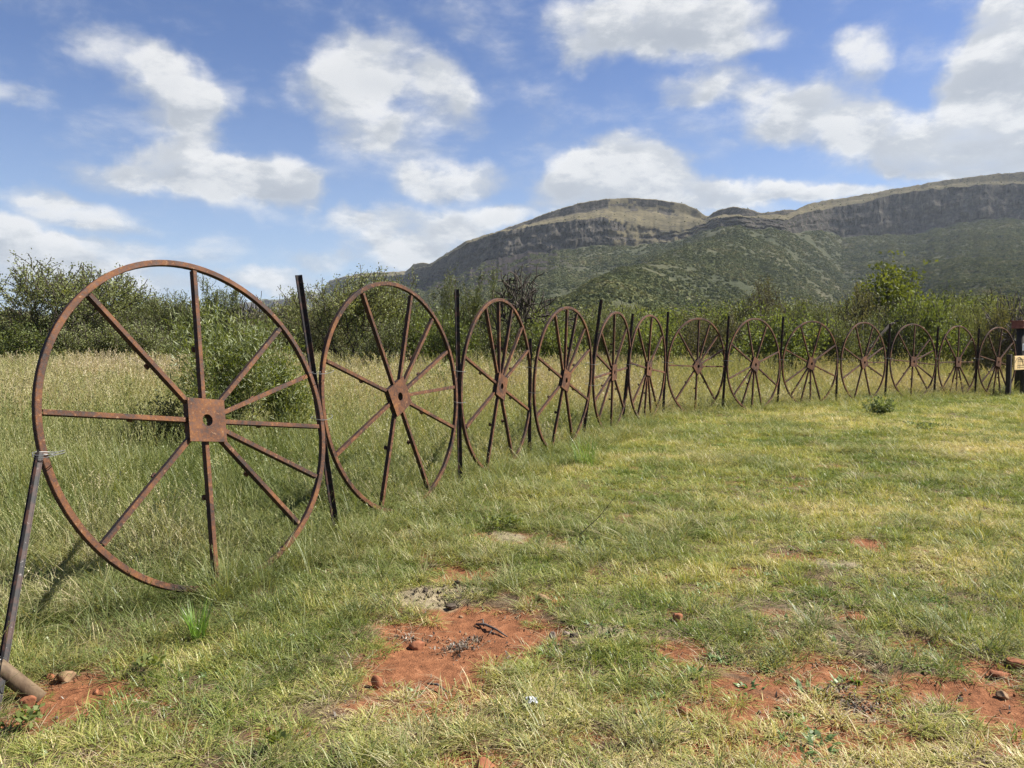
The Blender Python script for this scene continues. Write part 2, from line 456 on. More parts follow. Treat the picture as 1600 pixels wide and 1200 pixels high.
def build_ground():
    def axis(lo, hi, step, far, g=1.13):
        a = list(np.arange(lo, hi, step)); s = step
        while a[-1] < far: s *= g; a.append(a[-1] + s)
        s = step; b = [lo]
        while b[-1] > -far: s *= g; b.append(b[-1] - s)
        return np.array(b[:0:-1] + a)
    xs = axis(-2.9, 3.7, .026, 9000); ys = axis(2.3, 7.4, .03, 9000)
    X, Y = np.meshgrid(xs, ys); Z = gheight(X, Y)
    far = np.hypot(X, Y); Z -= .0 * far
    V = np.stack([X, Y, Z], -1).reshape(-1, 3); ny, nx = X.shape
    i = np.arange(ny - 1)[:, None] * nx + np.arange(nx - 1)[None]
    Fc = np.stack([i, i + 1, i + nx + 1, i + nx], -1).reshape(-1, 4)
    bare = np.clip(field(BARE, X, Y, 21), 0, 1).ravel(); ash = np.clip(field(ASH, X, Y, 31), 0, 1).ravel()
    m, t = mat('savanna_soil')
    pos = t.n('ShaderNodeNewGeometry').outputs['Position']
    ab = t.n('ShaderNodeAttribute', attribute_name='bare').outputs['Fac']
    aa = t.n('ShaderNodeAttribute', attribute_name='ash').outputs['Fac']
    n1 = t.noise(pos, 2.3, 6, .62); n2 = t.noise(pos, 17, 6, .68); n3 = t.noise(pos, 120, 4, .65)
    red = t.ramp(t.math('ADD', t.math('MULTIPLY', n2, .6), t.math('MULTIPLY', n3, .4)),
                 [(0.33, (0.0706, 0.0296, 0.0152)), (0.44, (0.1462, 0.0592, 0.0266)), (0.54, (0.2167, 0.0888, 0.0399)), (0.62, (0.2873, 0.1283, 0.0617)), (0.7, (0.3629, 0.1974, 0.114))])
    thatch = t.ramp(t.math('ADD', t.math('MULTIPLY', n2, .5), t.math('MULTIPLY', n3, .5)),
                    [(.33, (.035, .024, .016)), (.47, (.085, .058, .034)), (.6, (.16, .115, .065)), (.7, (.26, .20, .12))])
    under = t.mix(t.mapr(n1, .5, .66, 0, .75), thatch, red)
    c = t.mix(t.mapr(ab, .1, .6), under, red)
    ashc = t.ramp(t.math('ADD', t.math('MULTIPLY', n2, .45), t.math('MULTIPLY', n3, .55)),
                  [(.36, (.060, .046, .032)), (.46, (.18, .145, .09)), (.6, (.30, .25, .155))])
    c = t.mix(t.mapr(aa, .2, .7), c, ashc)
    # beyond the tufts the sheet carries the colour of the sward itself
    sep = t.n('ShaderNodeSeparateXYZ', {0: pos})
    rr = t.vmath('LENGTH', pos)
    sw = t.ramp(t.noise(pos, .12, 5, .6), [(.3, (.10, .115, .045)), (.6, (.17, .16, .075)), (.8, (.23, .18, .10))])
    c = t.mix(t.mapr(rr, 14, 40), c, sw)
    b = t.n('ShaderNodeBump', {'Strength': .8, 'Distance': .02, 'Height': t.math('ADD', n2, t.math('MULTIPLY', n3, .5))}).outputs[0]
    s = t.n('ShaderNodeBsdfPrincipled', {'Base Color': c, 'Roughness': .95, 'Specular IOR Level': .15, 'Normal': b})
    finish(t, s.outputs[0])
    o = obj('ground', mesh_np('ground', V, Fc, [m], True, attrs={'bare': bare, 'ash': ash}))
    tag(o, 'reddish savanna soil under the grass, bare in places', kind='structure'); return o


build_ground()

# ------------------------------------------------------------------ mountains
def interp(tab, x):
    a = np.array(tab, float); return np.interp(x, a[:, 0], a[:, 1])


def mat_slope():
    m, t = mat('mountain_slope')
    pos = t.n('ShaderNodeNewGeometry').outputs['Position']
    n1 = t.noise(pos, .012, 6, .6); n2 = t.noise(pos, .07, 6, .65); n3 = t.noise(pos, .35, 4, .7)
    gr = t.ramp(t.math('ADD', t.math('MULTIPLY', n1, .5), t.math('ADD', t.math('MULTIPLY', n2, .25), t.math('MULTIPLY', n3, .25))),
                [(0.38, (0.0731, 0.0846, 0.0485)), (0.5, (0.1219, 0.1268, 0.0712)), (0.6, (0.198, 0.1831, 0.1068)), (0.7, (0.3046, 0.2536, 0.1781))])
    br = t.n('ShaderNodeAttribute', attribute_name='burnt').outputs['Fac']
    c = t.mix(t.mapr(t.math('ADD', br, t.math('MULTIPLY', t.math('SUBTRACT', n2, .5), .5)), .3, .7), gr,
              t.ramp(n3, [(.35, (.030, .025, .024)), (.6, (.070, .058, .052)), (.75, (.14, .12, .11))]))
    b = t.n('ShaderNodeBump', {'Strength': .9, 'Distance': 4.0, 'Height': t.math('ADD', n2, t.math('MULTIPLY', n3, .5))}).outputs[0]
    s = t.n('ShaderNodeBsdfDiffuse', {'Color': c, 'Roughness': .9, 'Normal': b})
    finish(t, s.outputs[0]); return m


def mat_cliff():
    m, t = mat('mountain_cliff')
    pos = t.n('ShaderNodeNewGeometry').outputs['Position']
    st = t.n('ShaderNodeMapping', {'Vector': pos, 'Scale': (1, 1, .24)}).outputs[0]
    st2 = t.n('ShaderNodeMapping', {'Vector': pos, 'Scale': (.25, .25, 1.3)}).outputs[0]
    n1 = t.noise(st, .05, 6, .65, .4); n2 = t.noise(st, .22, 6, .7, .5); n3 = t.noise(st2, .12, 5, .7)
    f = t.math('ADD', t.math('MULTIPLY', n1, .4), t.math('ADD', t.math('MULTIPLY', n2, .35), t.math('MULTIPLY', n3, .25)))
    c = t.ramp(f, [(.37, (.024, .023, .021)), (.46, (.062, .056, .047)), (.53, (.112, .098, .078)), (.61, (.20, .172, .134)), (.71, (.37, .33, .27))])
    b = t.n('ShaderNodeBump', {'Strength': 1.0, 'Distance': 6.0, 'Height': f}).outputs[0]
    s = t.n('ShaderNodeBsdfDiffuse', {'Color': c, 'Roughness': .9, 'Normal': b})
    finish(t, s.outputs[0]); return m


def mat_top():
    m, t = mat('mountain_grass_top')
    pos = t.n('ShaderNodeNewGeometry').outputs['Position']
    n1 = t.noise(pos, .02, 6, .6); n2 = t.noise(pos, .15, 6, .7)
    c = t.ramp(t.math('ADD', t.math('MULTIPLY', n1, .55), t.math('MULTIPLY', n2, .45)),
               [(0.35, (0.1035, 0.0913, 0.0536)), (0.48, (0.1888, 0.1583, 0.0913)), (0.6, (0.2558, 0.2131, 0.1218)), (0.74, (0.3654, 0.3105, 0.2253))])
    n3 = t.noise(t.n('ShaderNodeMapping', {'Vector': pos, 'Scale': (1, 1, 2.6)}).outputs[0], .045, 7, .68, .6)
    n4 = t.noise(pos, .45, 4, .7)
    c = t.mix(t.mapr(n3, .55, .62), c, t.ramp(n4, [(.35, (.035, .032, .027)), (.55, (.11, .098, .08)), (.7, (.27, .24, .20))]))
    c = t.mix(t.mapr(t.noise(pos, .11, 6, .7), .60, .66), c, (.035, .043, .022, 1))
    s = t.n('ShaderNodeBsdfDiffuse', {'Color': c, 'Roughness': .9})
    finish(t, s.outputs[0]); return m


M_slope, M_cliff, M_top = mat_slope(), mat_cliff(), mat_top()

SKY_L = [(430,540),(470,520),(490,482),(500,462),(508,446),(516,438),(532,433),(569,426),(634,424),(646,413),(662,410),(672,412),(682,406),(695,398),(710,388),(727,378),(752,369),(784,359),
         (817,347),(853,333),(886,323),(906,317),(947,311),(987,309),(1028,312),(1069,318),(1089,327),(1101,337),(1107,339),(1114,332),(1124,327),(1146,323),(1169,326),(1191,333),(1206,331),(1225,328),
         (1244,328),(1262,319),(1285,314),(1322,309),(1337,306),(1375,299),(1412,293),(1450,286),(1487,280),(1525,275),(1562,271),(1600,268),(1700,262),(1900,256),(2300,262),(2800,300)]
UP_B = [(430,541),(470,522),(490,484),(500,464),(508,448),(532,437),(569,429),(634,427),(675,413),(695,400),(727,382),(784,361),(817,352),(857,340),(906,331),(947,324),(987,326),(1028,328),(1069,334),(1101,345),(1108,341),(1130,335),(1170,336),(1206,336),(1225,334),(1262,323),(1300,317),(1337,311),(1375,303),(1394,300),(1450,292),(1487,288),(1525,285),(1600,282),(1700,280),(2300,285),(2800,326)]
CL_T = [(430,543),(470,524),(480,505),(490,486),(499,468),(508,450),(520,441),(569,432),(634,430),(650,418),(672,417),(690,402),(703,392),(727,380.5),(752,371.5),(784,362.5),(809,356.5),(845,351),(906,344),(939,340),(967,345),(1008,357),(1040,360),(1069,358),(1101,350),
        (1112,341),(1150,338),(1187,340),(1225,344),(1262,331),(1300,325),(1337,319),(1375,310),(1394,304),(1450,297),(1487,293),(1525,290),(1600,287),(1700,285),(2300,290),(2800,330)]
CL_B = [(430,546),(470,528),(480,512),(490,495),(499,476),(508,462),(520,458),(569,446),(634,440),(650,436),(672,431),(727,421),(784,400),(837,392),(906,385),(947,383),(987,384),(1040,379),(1077,371),(1101,361),(1131,352),(1161,354),
        (1206,358),(1232,362),(1259,364),(1277,362),(1300,368),(1337,369),(1375,367),(1412,366),(1450,359),(1487,351),(1525,344),(1562,339),(1600,342),(1800,340),(2300,345),(2800,360)]
CL_D = [(-700,5200),(300,4200),(500,3000),(560,2700),(640,2200),(672,1750),(727,1560),(800,1480),(900,1440),(1000,1450),(1080,1430),(1105,1400),(1160,1300),(1225,1330),(1260,1480),(1300,1640),(1400,1660),(1600,1560),(2000,1500),(2800,1600)]


def build_mountain():
    px = np.concatenate([np.arange(430, 1700, 1.5), np.arange(1700, 2800, 14)]).astype(float)
    n = len(px); nz = lambda s, k, o=4: fbm(px / s, np.full(n, k * 7.7), k, o) - .5
    skl = interp(SKY_L, px) + nz(9, 1) * 3.2 + nz(2.5, 2, 2) * 1.6
    upb = np.maximum(interp(UP_B, px) + nz(12, 3) * 6, skl + 1.0)
    clt = np.maximum(interp(CL_T, px) + nz(14, 4) * 5 + nz(4, 5) * 3.0, upb + .5)
    clb = np.maximum(interp(CL_B, px) + nz(18, 6) * 12 + nz(4, 7) * 4, clt + 1.5)
    D = interp(CL_D, px)
    flute = nz(30, 10, 5) * 46 + nz(9, 11, 3) * 12
    rows = []      # each: world xyz for every column
    kinds = []
    def row(py, depth, k):
        a = (px - 800) / F; b = (600 - py) / F
        dy = cos(PITCH) + b * sin(PITCH); dz = b * cos(PITCH) - sin(PITCH)
        rows.append(np.stack([a / dy * depth, depth, dz / dy * depth + EYE], -1)); kinds.append(k)
    # slope: parametrised by distance, profile steepens upward
    NS = 90
    zc = (at(800, 0, 1)[0] * 0)
    a = (px - 800) / F
    bcl = (600 - clb) / F; dyc = cos(PITCH) + bcl * sin(PITCH); dzc = bcl * cos(PITCH) - sin(PITCH)
    Zb = dzc / dyc * D + EYE
    for i in range(NS):
        s = i / NS
        d0 = 230.0
        dep = d0 + (D - d0) * s
        prof = .30 * s + .70 * s ** 2.0
        z = Zb * prof - 3 * (1 - s)
        lat = a * dep
        g = (fbm(lat / 150 + 3, np.full(n, s * 1.6), 41, 4) - .5)          # gullies running down the slope
        z = z + g * 60 * np.sin(pi * s) ** .8 * (D / 1500)
        # the side valley right of the knoll and the spur below it
        cen = 1285 + 150 * (1 - s); z = z - 42 * np.exp(-((px - cen) / 70.0) ** 2) * np.sin(pi * min(1, s * 1.05)) ** 1.0
        sp = 1165 - 260 * (1 - s); z = z + 38 * np.exp(-((px - sp) / 95.0) ** 2) * np.sin(pi * s)
        z = z + (fbm(lat / 28, np.full(n, s * 22), 43, 3) - .5) * 7 * s
        rows.append(np.stack([a / 1.0 * dep, dep, z], -1)); kinds.append(0)
    NC = 15
    for i in range(NC):
        s = i / (NC - 1.0); py = clb + (clt - clb) * s
        led = np.interp(s, [0, .28, .33, .62, .68, 1], [0, 4, 16, 20, 34, 44])
        fl = flute * (1 - .35 * s) * min(1, .25 + 2.5 * s) + (fbm(px / 5, np.full(n, i * .45), 50, 4) - .5) * 26 + (fbm(px / 24, np.full(n, i * .25), 52, 3) - .5) * 40
        row(py, D + led + fl * (1 if i else .2), 1 if i else 0)
    for i in range(1, 7):
        s = i / 7.0; row(clt + (upb - clt) * s + (fbm(px / 16, np.full(n, i * .6), 60, 3) - .5) * 3 * sin(pi * s), D + 50 + 150 * s + flute * .5 * (1 - s), 2)
    for i in range(5):
        s = i / 4.0; row(upb + (skl + 1.2 - upb) * s, D + 205 + 14 * s + flute * .4, 3)
    row(skl + .4, D + 260, 2); row(skl, D + 330, 2)
    last = rows[-1].copy(); last[:, 1] += 500; last[:, 2] -= 60; rows.append(last); kinds.append(2)
    last = last.copy(); last[:, 1] += 1500; last[:, 2] = -20; rows.append(last); kinds.append(2)
    G = np.stack(rows); nr = len(rows)
    V = G.reshape(-1, 3)
    i = np.arange(nr - 1)[:, None] * n + np.arange(n - 1)[None]
    Fc = np.stack([i, i + 1, i + n + 1, i + n], -1).reshape(-1, 4)
    kk = np.array(kinds)[1:, None] * np.ones(n - 1, int)[None]
    pxm = np.broadcast_to(px[:-1], kk.shape)
    mi = np.where(kk == 3, np.where((pxm > 790) & (pxm < 1245), 1, 2), kk)
    # patches of grass ledge interrupt the lower cliff right of the dome centre
    rr = np.arange(nr - 1)[:, None] * np.ones(n - 1, int)[None]
    led = fbm(pxm / 26.0, rr / 2.2, 71, 4)
    mi = np.where((mi == 1) & (pxm > 950) & (pxm < 1105) & (led > .50), 2, mi)
    mi = np.where((mi == 1) & (pxm < 650) & (led > .45), 0, mi)
    sidx = np.repeat(np.arange(nr) / NS, n).reshape(nr, n)
    P = np.broadcast_to(px, (nr, n))
    burnt = np.clip(1.15 - np.abs(P - 760) / 190, 0, 1) * sstep(.45, .8, sidx)
    burnt = np.where(P < 770, np.maximum(burnt, .8 * sstep(560, 640, P) * sstep(.3, .6, sidx)), burnt)
    me = mesh_np('mountain', V, Fc, [M_slope, M_cliff, M_top], False, mi.ravel(), {'burnt': burnt.ravel()})
    sm = np.isin(mi.ravel(), (0, 2)); me.polygons.foreach_set('use_smooth', sm)
    o = obj('mountain', me); tag(o, 'long flat-topped mountain with a dark cliff band above bushy slopes', kind='structure')
    return G, px, NS


MG, MPX, MNS = build_mountain()


def far_ridge(name, label, pts, D, thick, seed, cliff):
    px = np.arange(pts[0][0], pts[-1][0], 2.0); n = len(px)
    top = interp(pts, px) + (fbm(px / 8, px * 0, seed) - .5) * 3
    rows = []
    for i, (s, dd) in enumerate([(0, -900), (.25, -620), (.5, -380), (.68, -240), (.76, -190), (.95, -150), (1, -60), (1, 120), (.9, 500), (0, 2000)]):
        dep = D + dd * thick + (fbm(px / 10, px * 0 + i * .5, seed + 3) - .5) * (220 if 0 < i < 6 else 20) * thick
        a = (px - 800) / F; b = (600 - top) / F
        dy = cos(PITCH) + b * sin(PITCH); dz = b * cos(PITCH) - sin(PITCH)
        z = (dz / dy * D + EYE) * s
        rows.append(np.stack([a * dep, dep, z + (0 if s else -20)], -1))
    G = np.stack(rows); V = G.reshape(-1, 3)
    i = np.arange(len(rows) - 1)[:, None] * n + np.arange(n - 1)[None]
    Fc = np.stack([i, i + 1, i + n + 1, i + n], -1).reshape(-1, 4)
    mi = np.repeat([0, 0, 0, 0, 1, 0, 2, 2, 2], n - 1) if cliff else None
    o = obj(name, mesh_np(name, V, Fc, [M_slope, M_cliff, M_top] if cliff else [M_slope], True, mi, {'burnt': np.zeros(len(V))}))
    tag(o, label, kind='structure'); return o


far_ridge('far_ridge', 'distant rocky ridge left of the mountain end', [(330,500),(375,476),(412,469),(452,468),(456,465),(468,460),(486,456),(500,459),(520,462),(560,480),(640,500)], 4300, 1.0, 80, True)
far_ridge('far_blue_hills', 'faint blue hills on the horizon at far left', [(-900,470),(-500,480),(-200,492),(-20,500),(20,497),(60,494),(90,499),(160,512),(230,520),(330,515),(420,505),(520,500)], 9500, 1.6, 90, False)

# ------------------------------------------------------------------ scatter by geometry nodes (only for stuff nobody could count)
def scatter(name, label, P, rot, scl, idx, protos, tint=None, mat_=None):
    c = bpy.data.collections.new(name + '_sources')
    for k, me in enumerate(protos):
        o = bpy.data.objects.new('%s_source_%02d' % (name, k), me); c.objects.link(o)
    me = bpy.data.meshes.new(name); me.vertices.add(len(P)); me.vertices.foreach_set('co', np.asarray(P, np.float32).ravel())
    a = me.attributes.new('rot', 'FLOAT_VECTOR', 'POINT'); a.data.foreach_set('vector', np.asarray(rot, np.float32).ravel())
    scl = np.asarray(scl, np.float32)
    if scl.ndim == 1: scl = np.repeat(scl[:, None], 3, 1)
    a = me.attributes.new('scl', 'FLOAT_VECTOR', 'POINT'); a.data.foreach_set('vector', scl.ravel())
    a = me.attributes.new('idx', 'INT', 'POINT'); a.data.foreach_set('value', np.asarray(idx, np.int32))
    a = me.attributes.new('tint', 'FLOAT', 'POINT'); a.data.foreach_set('value', np.asarray(tint if tint is not None else np.zeros(len(P)), np.float32))
    o = obj(name, me)
    ng = bpy.data.node_groups.new(name + '_scatter', 'GeometryNodeTree')
    ng.interface.new_socket('Geometry', in_out='INPUT', socket_type='NodeSocketGeometry')
    ng.interface.new_socket('Geometry', in_out='OUTPUT', socket_type='NodeSocketGeometry')
    N = ng.nodes; L = ng.links
    gi, go = N.new('NodeGroupInput'), N.new('NodeGroupOutput')
    ci = N.new('GeometryNodeCollectionInfo'); ci.inputs[0].default_value = c
    ci.inputs['Separate Children'].default_value = True; ci.inputs['Reset Children'].default_value = True
    ip = N.new('GeometryNodeInstanceOnPoints'); ip.inputs['Pick Instance'].default_value = True
    def attr(nm, ty):
        q = N.new('GeometryNodeInputNamedAttribute'); q.data_type = ty; q.inputs[0].default_value = nm; return q.outputs[0]
    L.new(gi.outputs[0], ip.inputs['Points']); L.new(ci.outputs[0], ip.inputs['Instance'])
    L.new(attr('idx', 'INT'), ip.inputs['Instance Index'])
    e2r = N.new('FunctionNodeEulerToRotation'); L.new(attr('rot', 'FLOAT_VECTOR'), e2r.inputs[0]); L.new(e2r.outputs[0], ip.inputs['Rotation'])
    L.new(attr('scl', 'FLOAT_VECTOR'), ip.inputs['Scale'])
    L.new(ip.outputs[0], go.inputs[0])
    md = o.modifiers.new('scatter', 'NODES'); md.node_group = ng
    tag(o, label, kind='stuff'); return o


RG = np.random.default_rng(7)

# hillside bush ------------------------------------------------------
def clump_mesh(name, seed, m, leaves=46):
    r = np.random.default_rng(seed)
    n = leaves
    d = r.normal(size=(n, 3)); d /= np.linalg.norm(d, axis=1)[:, None]; d[:, 2] = np.abs(d[:, 2]) * .85
    rad = r.uniform(.55, 1.0, n)[:, None]
    c = d * rad * np.array([1, 1, .8])
    a = r.normal(size=(n, 3)); a /= np.linalg.norm(a, axis=1)[:, None]
    nrm = d + a * .7; nrm /= np.linalg.norm(nrm, axis=1)[:, None]
    u = np.cross(nrm, a); u /= np.linalg.norm(u, axis=1)[:, None] + 1e-9; v = np.cross(nrm, u)
    s = r.uniform(.24, .46, n)[:, None]
    V = np.stack([c + u * s, c + v * s * .8, c - u * s * .9, c - v * s], 1).reshape(-1, 3)
    Fq = np.arange(4 * n).reshape(-1, 4)
    return mesh_np(name, V, Fq, [m], False, attrs={'brnd': np.full(4 * n, .25 + .5 * r.random()) + np.repeat(r.normal(0, .06, n), 4)})


M_hill = mat_leaf('hill_bush_leaves', [(0.1, (0.0481, 0.0583, 0.0312)), (0.35, (0.08, 0.0934, 0.0443)), (0.6, (0.1227, 0.1308, 0.0598)), (0.85, (0.1868, 0.175, 0.0911)), (1, (0.2535, 0.2159, 0.1301))],
                  trans=.15, gloss=.0, patch=(0, .012), world_amp=.5)


def hillside():
    nr, n, _ = MG.shape
    protos = [clump_mesh('bush_clump_%d' % k, 100 + k, M_hill) for k in range(6)]
    K = 120000
    r = np.random.default_rng(5)
    # sample slope cells, evenly in picture columns and with distance
    ci = r.integers(0, n - 1, K); s = r.random(K) ** .85 * (MNS - 1.5); ri = s.astype(int); fr = s - ri; fc = r.random(K)
    ok = (MPX[ci] > 430) & (MPX[ci] < 1760)
    ci, ri, fr, fc = ci[ok], ri[ok], fr[ok][:, None], fc[ok][:, None]
    P = (MG[ri, ci] * (1 - fr) + MG[ri + 1, ci] * fr) * (1 - fc) + (MG[ri, ci + 1] * (1 - fr) + MG[ri + 1, ci + 1] * fr) * fc
    px = MPX[ci]; sn = (ri / MNS)
    dn = fbm(P[:, 0] / 55, P[:, 1] / 90, 77, 4); dn2 = fbm(P[:, 0] / 14, P[:, 1] / 20, 78, 3)
    cover = .36 + 1.7 * (dn - .46) + .9 * (dn2 - .45)
    cover = cover + .25 * sstep(1250, 1330, px)
    burnt = np.clip(1.2 - np.abs(px - 760) / 170, 0, 1) * sstep(.5, .75, sn)
    cover = cover * (1 - .75 * burnt) * (1 - .35 * ((px > 1090) & (px < 1250) & (sn > .6)))
    keep = r.random(len(P)) < cover * 1.15
    P = P[keep]; dist = P[:, 1]
    sc_ = r.uniform(1.3, 3.4, len(P)) * (.8 + .5 * dist / 1500); P[:, 2] -= .2
    k = len(P)
    rot = np.stack([np.zeros(k), np.zeros(k), r.random(k) * 6.28], -1)
    tint = .05 + .30 * r.random(k)
    scatter('hillside_bush', 'dense green bush covering the mountain slope', P, rot, np.stack([sc_, sc_, sc_ * r.uniform(.75, 1.1, k)], -1), r.integers(0, 6, k), protos, tint)
    # a few bushes on top along the skyline and on ledges
    k = 1500; ci = r.integers(0, n - 1, k); ok = (MPX[ci] > 500) & (MPX[ci] < 1750); ci = ci[ok]; k = len(ci)
    ri = r.integers(MNS, nr - 3, k); P = MG[ri, ci] + r.normal(0, 3, (k, 3)) * np.array([1, 1, 0])
    sc_ = r.uniform(.6, 1.7, k) * 1.1
    scatter('clifftop_bush', 'small dark bushes along the cliff top and ledges', P, np.stack([np.zeros(k), np.zeros(k), r.random(k) * 6.28], -1), sc_, r.integers(0, 6, k), protos, .05 + .2 * r.random(k))


hillside()
# ------------------------------------------------------------------ trees
def grow_tree(seed, H=5.0, W=6.0, stems=4, levels=4, up=.25, spread=38, leaf_from=2, leaf_n=6000, leaf=(.075, .028), jitter=.10,
              m_leaf=None, m_bark=None, kids=3, droop=0.0, twist=.32, low=.0, clump=0, umbrella=0.0, dead=False, thick=1.0, rmin=0.0):
    """wood mesh + leaf mesh of one tree, base at the origin"""
    r = np.random.default_rng(seed)
    wood = MB(); seg = []         # (p0, p1, level)
    Ls = {0: .42, 1: .34, 2: .26, 3: .20, 4: .14}
    def branch(p, d, L, rad, lv):
        n = 4 if lv < 2 else 3
        pts = [p]; dd = d.copy()
        for i in range(n):
            dd = dd + r.normal(0, twist, 3) * .5 + np.array([0, 0, up * (.5 if lv < 2 else 1) - droop * lv])
            dd /= np.linalg.norm(dd)
            pts.append(pts[-1] + dd * L / n)
        pts = np.array(pts)
        rr = np.linspace(rad, rad * .55 if lv < levels - 1 else rad * .3, n + 1)
        rr = np.maximum(rr, rmin)
        wood.tube(pts, rr, 6 if lv == 0 else (4 if lv == 1 else 3), cap=False)
        for a, b in zip(pts[:-1], pts[1:]): seg.append((a, b, lv))
        if lv < levels - 1:
            k = kids + (1 if r.random() < .4 else 0)
            for j in range(k):
                t = r.uniform(.35, 1.0) if j else 1.0
                q = pts[0] + 0; f = t * n; ii = min(int(f), n - 1); q = pts[ii] + (pts[ii + 1] - pts[ii]) * (f - ii)
                ax = r.normal(size=3); ax -= ax @ dd * dd; ax /= np.linalg.norm(ax)
                an = R_(r.uniform(18, spread + 12)) * (1.0 if j else .5)
                nd = dd * cos(an) + ax * sin(an)
                branch(q, nd, H * Ls[lv + 1] * r.uniform(.7, 1.15), rr[-1] * .72 if t > .9 else rad * .42, lv + 1)
    for s in range(stems):
        a = s * 2 * pi / stems + r.uniform(-.5, .5); tilt = R_(r.uniform(10, spread)) if stems > 1 else R_(r.uniform(0, 8))
        d = np.array([cos(a) * sin(tilt), sin(a) * sin(tilt), cos(tilt)])
        branch(np.array([cos(a) * .012 * H, sin(a) * .012 * H, -.016 * H]), d, H * Ls[0] * r.uniform(.8, 1.1), .016 * H * r.uniform(.7, 1.1) * thick, 0)
    S = [(a, b) for a, b, l in seg if l >= leaf_from]
    A = np.array([s[0] for s in S]); Bq = np.array([s[1] for s in S])
    # fit to requested height / width
    allv = np.concatenate(wood.v); h = allv[:, 2].max(); w = np.percentile(np.hypot(allv[:, 0], allv[:, 1]), 96) * 2
    sx, sz = W / w, H / h
    k = np.array([sx, sx, sz])
    for i in range(len(wood.v)): wood.v[i] = wood.v[i] * k
    A, Bq = A * k, Bq * k
    wm = wood.mesh('tree_wood', m_bark, True)
    if dead: return wm, None
    L = np.linalg.norm(Bq - A, axis=1); pr = L / L.sum()
    if low:      # skirt of low foliage for bushes reaching the ground
        pr = pr * (1 + low * (1 - np.clip(A[:, 2] / H, 0, 1))); pr /= pr.sum()
    i = r.choice(len(S), leaf_n, p=pr); t = r.random(leaf_n)[:, None]
    c = A[i] * (1 - t) + Bq[i] * t
    if clump:
        cc = r.normal(0, jitter * 2.2, (len(S), 3)); c = Bq[i] + cc[i] * .6 + r.normal(0, jitter, (leaf_n, 3)) * np.array([1.4, 1.4, .6])
    else:
        c = c + r.normal(0, jitter, (leaf_n, 3))
    T = (Bq - A)[i]; T /= np.linalg.norm(T, axis=1)[:, None]
    d = T * .8 + r.normal(0, .75, (leaf_n, 3)) + np.array([0, 0, .15]); d /= np.linalg.norm(d, axis=1)[:, None]
    n = r.normal(size=(leaf_n, 3)) + np.array([0, 0, .9]); s = np.cross(d, n); s /= np.linalg.norm(s, axis=1)[:, None] + 1e-9
    ll = leaf[0] * r.uniform(.6, 1.3, leaf_n)[:, None]; lw = leaf[1] * r.uniform(.7, 1.2, leaf_n)[:, None]
    c[:, 2] = np.maximum(c[:, 2], .06)
    V = np.stack([c, c + d * ll * .5 + s * lw, c + d * ll, c + d * ll * .5 - s * lw], 1).reshape(-1, 3)
    # whole twigs share a tone so that light and dark sprays show
    tw = r.random(len(S))[i] * .65 + r.random(leaf_n) * .35
    lm = mesh_np('tree_leaves', V, np.arange(4 * leaf_n).reshape(-1, 4), [m_leaf], False, attrs={'brnd': np.repeat(tw, 4)})
    return wm, lm


M_thorn = mat_leaf('thorn_tree_leaves', [(0.0, (0.0781, 0.0911, 0.038)), (0.35, (0.1272, 0.1443, 0.057)), (0.65, (0.1951, 0.2129, 0.0793)), (1, (0.2977, 0.3002, 0.1173))], .30, .02, .6, (0, .25), .25, inst=False)
M_green = mat_leaf('green_bush_leaves', [(0.0, (0.0734, 0.094, 0.0273)), (0.35, (0.1173, 0.1452, 0.0397)), (0.65, (0.1834, 0.2135, 0.057)), (1, (0.3079, 0.3344, 0.1054))], .38, .02, .6, (0, .4), .25, inst=False)
M_willow = mat_leaf('long_leaf_bush_leaves', [(0.0, (0.0774, 0.1037, 0.0242)), (0.4, (0.1419, 0.1693, 0.0389)), (0.7, (0.258, 0.2621, 0.0648)), (1, (0.4644, 0.404, 0.1382))], .40, .05, .6, (0, 1.2), .2, inst=False)
M_yellow = mat_leaf('yellow_green_leaves', [(0.0, (0.0715, 0.0884, 0.0182)), (0.4, (0.1235, 0.143, 0.026)), (0.7, (0.195, 0.208, 0.0364)), (1, (0.312, 0.2925, 0.0585))], .45, .02, .6, (0, .8), .2, inst=False)
M_olive = mat_leaf('olive_bush_leaves', [(0.0, (0.0837, 0.0817, 0.0369)), (0.4, (0.1395, 0.1344, 0.0592)), (0.7, (0.2093, 0.191, 0.0817)), (1, (0.293, 0.2503, 0.1186))], .28, .02, .6, (0, .4), .25, inst=False)
M_herb = mat_leaf('grey_green_herb_leaves', [(0.0, (0.1035, 0.133, 0.049)), (0.5, (0.184, 0.2185, 0.091)), (1, (0.368, 0.361, 0.175))], .35, .02, .6, (0, 2), .2, inst=False)

